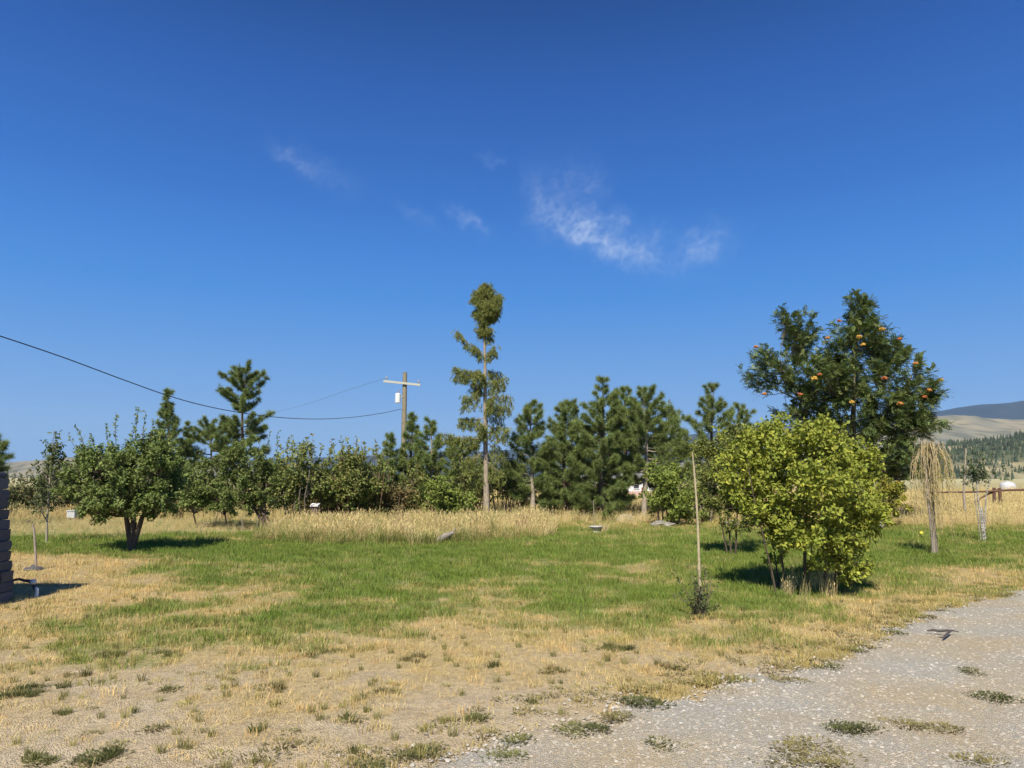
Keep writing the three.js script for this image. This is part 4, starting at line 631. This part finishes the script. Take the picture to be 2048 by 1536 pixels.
leafy({ name: 'birch_tree', label: 'little birch with black and white banded trunk at the right edge', category: 'tree', seed: 591, base: gnd(1969, 1086), bark: M.barkBirch, clear: 0.7,
  trunks: [[[1970, 1088, 0.040], [1966, 1050, 0.035], [1962, 1015, 0.031]], [[1963, 1021, 0.022], [1955, 990, 0.018], [1952, 950, 0.013], [1958, 900, 0.006]], [[1962.5, 1021, 0.020], [1972, 990, 0.017], [1980, 960, 0.012], [1998, 915, 0.005]], [[1954.4, 985, 0.013], [1945, 960, 0.010], [1938, 930, 0.005]]],
  lobes: [[1952, 935, 18, 42, 0, 330, 12], [1962, 960, 16, 28, 0, 200, 8], [1945, 955, 14, 30, 0.1, 120, 7], [1990, 930, 14, 20, 0, 60, 6]], leaf: { n: 4, tw: 0.08, L: 0.05, W: 0.034, col: [0.06, 0.10, 0.03], col2: [0.12, 0.15, 0.045] } });

// ------------------------------------------------------------------ utility pole, wires
{
  const D = 40, B = G(806, D), g = thing('utility_pole', 'wooden utility pole with crossarm rising behind the hedge', 'pole', B), L = (px, py, dz = 0) => { const a = at(px, py, D); return [a[0] - B[0], a[1], -dz]; };
  const wood = bark(0.36, 0.33, 0.24), w = new Wood(); w.tube([[0, -0.1, 0], ...[[807, 930], [808, 850], [809, 800], [810, 745]].map((e) => L(...e))], [0.17, 0.155, 0.145, 0.135, 0.12], 12); part('post', w.build(), wood, g);
  const arm = new THREE.Mesh(new THREE.BoxGeometry(2.1, 0.12, 0.1), plain(0.44, 0.44, 0.38)), c = L(805, 767); arm.name = 'crossarm'; arm.position.set(c[0], c[1], 0.19); arm.rotation.z = -0.105; g.add(arm);
  for (const [px, py] of [[774, 759], [838, 766]]) { const p = L(px, py), m = part('insulator', new THREE.LatheGeometry([[0, 0], [0.05, 0], [0.035, 0.05], [0.06, 0.07], [0.035, 0.1], [0.05, 0.12], [0.03, 0.16], [0, 0.17]].map(([x, y]) => new THREE.Vector2(x, y)), 10), plain(0.35, 0.33, 0.30, { roughness: 0.3 }), g); m.position.set(p[0], p[1] - 0.02, 0.19); }
  const t = L(797, 806), can = part('transformer', new THREE.LatheGeometry([[0, 0], [0.13, 0], [0.155, 0.02], [0.155, 0.46], [0.165, 0.47], [0.165, 0.5], [0.08, 0.55], [0, 0.56]].map(([x, y]) => new THREE.Vector2(x, y)), 20), plain(0.72, 0.74, 0.74, { roughness: 0.5 }), g); can.position.set(t[0] - 0.02, t[1], 0.1);
  const bush = part('bushing', new THREE.LatheGeometry([[0, 0], [0.04, 0], [0.025, 0.05], [0.04, 0.08], [0.025, 0.12], [0.035, 0.15], [0, 0.2]].map(([x, y]) => new THREE.Vector2(x, y)), 10), plain(0.3, 0.2, 0.16, { roughness: 0.3 }), can); bush.position.set(0.05, 0.54, 0);
  const strap = part('bracket', new THREE.BoxGeometry(0.22, 0.06, 0.08), plain(0.4, 0.4, 0.4, { metalness: 0.6, roughness: 0.5 }), can); strap.position.set(0.2, 0.36, -0.05);
  const wire = (name, label, pts, r, col) => { const cv = new THREE.CatmullRomCurve3(pts.map((p) => new THREE.Vector3(...p)), false, 'centripetal'), m = new THREE.Mesh(new THREE.TubeGeometry(cv, 90, r, 6), plain(...col, { roughness: 0.6 })); m.name = numbered(name); scene.add(tag(m, label, 'cable')); };
  wire('service_cable', 'thick black service cable sagging from the pole to the upper left', [[-13.2, 6.0, -9], at(-170, 618, 13.4), at(0, 672, 15), at(130, 716, 16.7), at(240, 757, 18.4), at(345, 794, 20.6), at(430, 816, 22.8), at(530, 832, 25.8), at(620, 838, 29.4), at(700, 835, 33.6), at(760, 827, 37), [B[0] - 0.17, at(800, 818, 40)[1], -39.95]], 0.013, [0.02, 0.02, 0.022]);
  wire('power_line', 'faint thin wire running from the crossarm down to the left', [[B[0] - 1.0, at(774, 756, 40)[1], -39.82], at(690, 782, 44), at(620, 806, 50), at(560, 822, 57), at(480, 838, 68), at(380, 846, 84)], 0.008, [0.10, 0.10, 0.10]);
}
// ------------------------------------------------------------------ stone pillar at the left edge
{
  R = rngOf(611);
  const B = [-7.0, 0, -9.15], g = thing('stone_pillar', 'dark stacked stone pillar cut off by the left edge', 'pillar', B);
  const core = part('core', new THREE.BoxGeometry(0.92, 1.5, 1.0), plain(0.05, 0.05, 0.055), g); core.position.set(-0.42, 0.75, 0.14);
  const tones = [[0.12, 0.13, 0.155], [0.10, 0.108, 0.13], [0.15, 0.155, 0.17], [0.115, 0.118, 0.13]];
  const stoneTex = dataTex(128, 128, (x, y) => { const t = 6.283 / 128, v = 0.8 + 0.2 * noise3(Math.cos(x * t) * 3 + Math.cos(y * t) * 2, Math.sin(x * t) * 3, Math.sin(y * t) * 3); return [v, v, v]; });
  const mats = tones.map((c) => new THREE.MeshStandardMaterial({ color: new THREE.Color(...c), map: stoneTex, bumpMap: stoneTex, bumpScale: 0.01, roughness: 0.9 }));
  const block = (w, h, d) => { const q = new THREE.BoxGeometry(w, h, d, 2, 2, 2), p = q.attributes.position, f = {}; for (let k = 0; k < p.count; k++) { const v = [p.getX(k), p.getY(k), p.getZ(k)], key = v.map((e) => e.toFixed(4)).join(), j = f[key] ??= [rr(-1, 1), rr(-1, 1), rr(-1, 1)], e = [Math.abs(v[0]) / w * 2, Math.abs(v[1]) / h * 2, Math.abs(v[2]) / d * 2], sh = (e[0] > 0.9 ? 1 : 0) + (e[1] > 0.9 ? 1 : 0) + (e[2] > 0.9 ? 1 : 0), sc = sh === 3 ? 0.95 : sh === 2 ? 0.98 : 1.0; p.setXYZ(k, v[0] * sc + j[0] * 0.008, v[1] * sc + j[1] * 0.006, v[2] * sc + j[2] * 0.008); } q.computeVertexNormals(); return q; };
  let y = 0.0;
  while (y < 1.5) {                                              // courses of a wall whose right face leans back
    const h = rr(0.115, 0.15), xr = lerp(-6.53, -6.76, (y + h / 2) / 1.6) - B[0], xl = -0.95, z0 = 0.75, z1 = -0.47, t = 0.2;
    const lay = (p, q, put) => { let c = p; while (c < q - 0.02) { let w = Math.min(rr(0.2, 0.42), q - c); if (q - c - w < 0.1) w = q - c; put(c, w); c += w; } };
    const stone = (w, d, x, z) => { const m = part('stone', block(w - 0.006, h - 0.002, d - 0.006), mats[Math.floor(R() * 3.99)], g); m.position.set(x, y + h / 2, z); m.rotation.y = rr(-0.02, 0.02); };
    lay(z1, z0, (c, w) => stone(t, w, xr - t / 2 + rr(-0.012, 0.012), c + w / 2));
    lay(xl, xr - t, (c, w) => { stone(w, t, c + w / 2, z1 + t / 2); stone(w, t, c + w / 2, z0 - t / 2); });
    y += h;
  }
  const cap = part('cap_stone', block(1.2, 0.09, 1.25), mats[0], g); cap.position.set(-0.36, y + 0.042, 0.14);
}
// ------------------------------------------------------------------ small things on the lawn
{
  const B = gnd(70, 1140), g = thing('yard_post', 'thin pinkish post on a dark round base on the left lawn', 'post', B), D = -B[2], L = (px, py) => { const a = at(px, py, D); return [a[0] - B[0], a[1], 0]; };
  const w = new Wood(); w.tube([[0.02, 0.02, 0], L(71, 1110), L(69.5, 1080), L(68, 1060), L(65.5, 1048)], [0.022, 0.020, 0.019, 0.018, 0.014], 10); part('pole', w.build(), bark(0.50, 0.41, 0.36), g);
  const base = part('base', new THREE.LatheGeometry([[0, 0], [0.15, 0], [0.155, 0.02], [0.13, 0.045], [0.05, 0.055], [0.04, 0.09], [0, 0.09]].map(([x, y]) => new THREE.Vector2(x, y)), 28), plain(0.09, 0.085, 0.09), g); base.position.x = -0.03;
}
{
  const B = gnd(73, 1193), g = thing('garden_tap', 'short white standpipe with dark hose arm beside the stone pillar', 'tap', B), D = -B[2], L = (px, py, dz = 0) => { const a = at(px, py, D); return [a[0] - B[0], a[1], -dz]; };
  const w = new Wood(); w.tube([[0, -0.04, 0], [0.0, 0.1, 0], L(71, 1176)], [0.022, 0.022, 0.022], 10); part('pipe', w.build(), plain(0.72, 0.78, 0.82, { roughness: 0.4 }), g);
  const h = new Wood(); h.tube([L(71, 1178), L(66, 1166), L(58, 1162), L(48, 1161), L(38, 1158), L(28, 1160), L(14, 1165, 0.1)], [0.026, 0.026, 0.022, 0.018, 0.016, 0.016, 0.016], 9); part('hose', h.build(), plain(0.06, 0.06, 0.065), g);
  const k = part('tap_head', new THREE.LatheGeometry([[0, 0], [0.035, 0], [0.04, 0.03], [0.03, 0.06], [0, 0.065]].map(([x, y]) => new THREE.Vector2(x, y)), 14), plain(0.55, 0.6, 0.66, { roughness: 0.4 }), g), q = L(66, 1168); k.position.set(...q);
}
{ // weathered log in the tall grass
  R = rngOf(631);
  const a = gnd(876, 1087), D = -a[2] - 0.25, g = thing('driftwood_log', 'grey weathered log propped in the front of the tall dry grass', 'log', [a[0], 0, -D]), L = (px, py, dz = 0) => { const q = at(px, py, D); return [q[0] - a[0], q[1], -dz]; };
  const w = new Wood(); w.tube([L(873, 1088), L(880, 1079), L(890, 1073), L(900, 1068), L(908, 1066)], [0.06, 0.085, 0.08, 0.065, 0.03], 9); const m = bark(0.42, 0.38, 0.35); part('trunk', w.build(), m, g);
  const b = new Wood(); b.tube([L(900, 1069), L(907, 1062), L(910, 1057, 0.1)], [0.03, 0.02, 0.01], 6); part('branch', b.build(), m, g);
}
{ // stone bowl and its tuft
  const a = gnd(1192, 1066), g = thing('stone_basin', 'small grey stone basin standing on the far lawn', 'basin', a);
  part('bowl', new THREE.LatheGeometry([[0, 0], [0.12, 0], [0.14, 0.03], [0.08, 0.08], [0.10, 0.12], [0.2, 0.17], [0.21, 0.2], [0.18, 0.2], [0.08, 0.16], [0, 0.15]].map(([x, y]) => new THREE.Vector2(x, y)), 22), plain(0.44, 0.43, 0.42, { roughness: 0.9 }), g);
  R = rngOf(641); const b = gnd(1207, 1066), s = thing('grass_tussock', 'single dry straw coloured grass tussock beside the stone basin', 'grass', b), geo = tuft(90, 0.12, 0.2, 0.42, 0.009, 0.4, 2), m = part('blades', geo, new THREE.MeshStandardMaterial({ color: new THREE.Color(0.58, 0.46, 0.24), vertexColors: true, roughness: 0.9 }), s, 'stuff'); m.position.y = 0;
}
function boulder(seed, r, sy) { R = rngOf(seed); const g = new THREE.IcosahedronGeometry(r, 2), p = g.attributes.position; for (let k = 0; k < p.count; k++) { const v = new THREE.Vector3().fromBufferAttribute(p, k), n = 1 + 0.28 * noise3(v.x / r * 1.1 + seed, v.y / r * 1.1, v.z / r * 1.1); p.setXYZ(k, v.x * n, v.y * n * sy, v.z * n); } g.computeVertexNormals(); return g; }
const rockMat = new THREE.MeshStandardMaterial({ color: new THREE.Color(0.42, 0.40, 0.37), map: barkTex, bumpMap: barkTex, bumpScale: 0.02, roughness: 0.95 });
[[1325, 1046, 0.42, 0.3, 'flat grey rock lying before the light green shrub', 651, 24], [1250, 1036, 0.38, 0.55, 'grey rock in the shade under the pine group', 652, 26.5], [1750, 1046, 0.2, 1.15, 'pointed pale grey rock under the small yellowing shrub', 653, 22.6], [1462, 1048, 0.3, 0.4, 'low dark rock at the back of the lawn beside the bush', 654, 24.5]].forEach(([px, py, r, sy, label, seed, D]) => { const m = new THREE.Mesh(boulder(seed, r, sy), rockMat); m.name = numbered('rock'); const b = G(px, D); m.position.set(b[0], r * sy * 0.35, b[2]); scene.add(tag(m, label, 'rock')); });
{ // yellow ball hanging low in the weeping tree
  const b = at(1843, 1069, 16), m = new THREE.Mesh(new THREE.SphereGeometry(0.055, 16, 12), plain(0.72, 0.66, 0.04, { roughness: 0.5 })); m.name = 'ball'; m.scale.y = 0.9; m.position.set(b[0], 0.06, gnd(1843, 1072)[2]); const q = gnd(1843, 1072); m.position.set(q[0], 0.075, q[2]); scene.add(tag(m, 'small bright yellow ball on the lawn left of the weeping tree', 'ball'));
}
{ // twig on the gravel
  R = rngOf(661);
  const B = gnd(1885, 1275), g = thing('fallen_twig', 'crooked dark twig lying on the gravel driveway', 'twig', [B[0], 0.03, B[2]]), L = (px, py, y) => { const a = gnd(px, py); return [a[0] - B[0], y, a[2] - B[2]]; };
  const w = new Wood(); w.tube([L(1854, 1270, 0.01), L(1866, 1271, 0.025), L(1880, 1271, 0.015), L(1895, 1273, 0.03), L(1905, 1271, 0.02), L(1918, 1272, 0.01)], [0.006, 0.012, 0.013, 0.012, 0.009, 0.005], 6); part('stem', w.build(), plain(0.07, 0.06, 0.055), g);
  const b = new Wood(); b.tube([L(1903, 1272, 0.02), L(1898, 1278, 0.035), L(1888, 1284, 0.012), L(1878, 1283, 0.008)], [0.009, 0.012, 0.010, 0.005], 6); part('branch', b.build(), plain(0.07, 0.06, 0.055), g);
}
// ------------------------------------------------------------------ fence and far things on the right
{
  const D = 35, rust = bark(0.20, 0.11, 0.08), grey = bark(0.42, 0.38, 0.33), B = G(1985, D), g = thing('corner_fence', 'rusty brown pole fence with slanting brace across the golden field', 'fence', B), L = (px, py, dz = 0) => { const a = at(px, py, D); return [a[0] - B[0], a[1], -dz]; };
  const bar = (name, pts, r, m) => { const w = new Wood(); w.tube(pts, pts.map(() => r), 8); part(name, w.build(), m, g); };
  const foot = (px, dz = 0) => { const p = L(px, 1020, dz); p[1] = -0.1; return p; };
  bar('post', [foot(2002), L(1999, 976)], 0.075, rust); bar('post', [foot(2013, 0.9), L(2013, 976, 0.9)], 0.075, rust); bar('post', [foot(1845, -0.2), L(1845, 978, -0.2)], 0.06, grey); bar('post', [foot(2130, 0.5), L(2130, 976, 0.5)], 0.075, rust);
  bar('rail', [L(1999, 982), L(1940, 984), L(1846, 985)], 0.045, rust); bar('rail', [L(1999, 981, 0.02), L(2060, 979), L(2130, 979, 0.5)], 0.05, rust);
  bar('brace', [L(1997, 980, 0.05), L(1975, 990, 0.1), L(1945, 1010, 0.1), L(1912, 1027, 0.1)], 0.05, rust);
  bar('rail', [L(1830, 1010, -0.3), L(1920, 1012, -0.2), L(1998, 1010, 0)], 0.035, grey);
}
{
  const a = gnd(1932, 1042), g = thing('wooden_stake', 'thin pale wooden stake left of the little birch', 'stake', a), w = new Wood(), D = -a[2], t = at(1932, 897, D); w.tube([[0, -0.1, 0], [0, 1.0, 0], [t[0] - a[0], t[1], 0]], [0.05, 0.045, 0.03], 7); part('pole', w.build(), M.barkPale, g);
}
{
  const a = G(2018, 92), g = thing('water_tank', 'white domed tank far beyond the fence brace', 'tank', a);
  part('body', new THREE.LatheGeometry([[0, 0], [0.88, 0], [0.9, 0.08], [0.88, 0.3], [0.9, 0.36], [0.87, 0.62], [0.82, 0.78], [0.62, 0.96], [0.3, 1.06], [0, 1.08]].map(([x, y]) => new THREE.Vector2(x, y)), 30), plain(0.50, 0.51, 0.53, { roughness: 0.6 }), g);
  part('lid', new THREE.CylinderGeometry(0.22, 0.24, 0.09, 18), plain(0.45, 0.46, 0.48), g).position.y = 1.11;
}
function cottage(label, px, D, w, h, depth, wallC, lowC, roofC, turn) {
  const g = thing('small_house', label, 'house', G(px, D)); g.rotation.y = turn;
  const wall = part('wall', new THREE.BoxGeometry(w, h * 0.55, depth), plain(...wallC), g); wall.position.y = h * 0.725; const low = part('lower_wall', new THREE.BoxGeometry(w - 0.02, h * 0.45, depth - 0.02), plain(...lowC), g); low.position.y = h * 0.225;
  const sh = new THREE.Shape([[-w / 2 - 0.3, 0], [w / 2 + 0.3, 0], [0, w * 0.3]].map(([x, y]) => new THREE.Vector2(x, y))), rf = part('roof', new THREE.ExtrudeGeometry(sh, { depth: depth + 0.5, bevelEnabled: false }), plain(...roofC), g); rf.position.set(0, h + 0.003, -depth / 2 - 0.25);
  for (const sx of [-0.25, 0.25]) { const win = part('window', new THREE.BoxGeometry(w * 0.16, h * 0.22, 0.06), plain(0.06, 0.07, 0.09, { roughness: 0.15 }), g); win.position.set(sx * w, h * 0.68, depth / 2 + 0.01); const fr = part('frame', new THREE.BoxGeometry(w * 0.19, h * 0.03, 0.09), plain(0.75, 0.75, 0.75), win); fr.position.y = -h * 0.12; }
  const door = part('door', new THREE.BoxGeometry(w * 0.16, h * 0.62, 0.08), plain(0.28, 0.1, 0.08), g); door.position.set(0, h * 0.31, depth / 2 + 0.02); part('handle', new THREE.SphereGeometry(0.04, 8, 6), plain(0.5, 0.5, 0.5, { metalness: 0.8, roughness: 0.4 }), door).position.set(w * 0.06, 0, 0.06);
}
cottage('white house with pinkish lower wall glimpsed between the pine trunks', 1272, 50, 2.3, 1.5, 2.4, [0.78, 0.77, 0.78], [0.62, 0.42, 0.40], [0.3, 0.3, 0.32], 0.3);
{
  const g = thing('white_box', 'small white box at the field edge left of the apple tree trunk', 'box', G(148, 27.4)); g.scale.setScalar(0.7);
  part('body', new THREE.BoxGeometry(0.42, 0.34, 0.4), plain(0.46, 0.47, 0.47), g).position.y = 0.3; part('lid', new THREE.BoxGeometry(0.48, 0.06, 0.46), plain(0.46, 0.47, 0.48), g).position.y = 0.503;
  for (const sx of [-0.17, 0.17]) part('leg', new THREE.BoxGeometry(0.06, 0.18, 0.34), plain(0.3, 0.26, 0.22), g).position.set(sx, 0.04, 0);
}
{ // nest box on its post before the hedge
  const B = G(630, 24.3), g = thing('nest_box', 'small nest box with white roof on a post in front of the hedge', 'nest box', B), L = (px, py) => { const a = at(px, py, 24.3); return [a[0] - B[0], a[1], 0]; }, p = L(630, 1020);
  const w = new Wood(); w.tube([[0, -0.05, 0], [0.01, p[1] - 0.08, 0]], [0.03, 0.028], 7); part('post', w.build(), M.barkGrey, g);
  const box = part('box', new THREE.BoxGeometry(0.2, 0.28, 0.2), plain(0.16, 0.11, 0.10), g); box.position.set(p[0], p[1], 0); const hole = part('entrance', new THREE.CylinderGeometry(0.03, 0.03, 0.02, 12), plain(0.01, 0.01, 0.01), box); hole.rotation.x = Math.PI / 2; hole.position.set(0, 0.05, 0.1);
  const roof = part('roof', new THREE.BoxGeometry(0.27, 0.05, 0.28), plain(0.74, 0.72, 0.72), g); roof.position.set(p[0], p[1] + 0.17, 0.02); roof.rotation.x = 0.2;
}

scene.traverse((o) => { if (o.isMesh) { o.castShadow = true; o.receiveShadow = true; } });
console.log('triangles', Math.round(stats.tris), 'copies', stats.copies);
renderer.render(scene, camera);
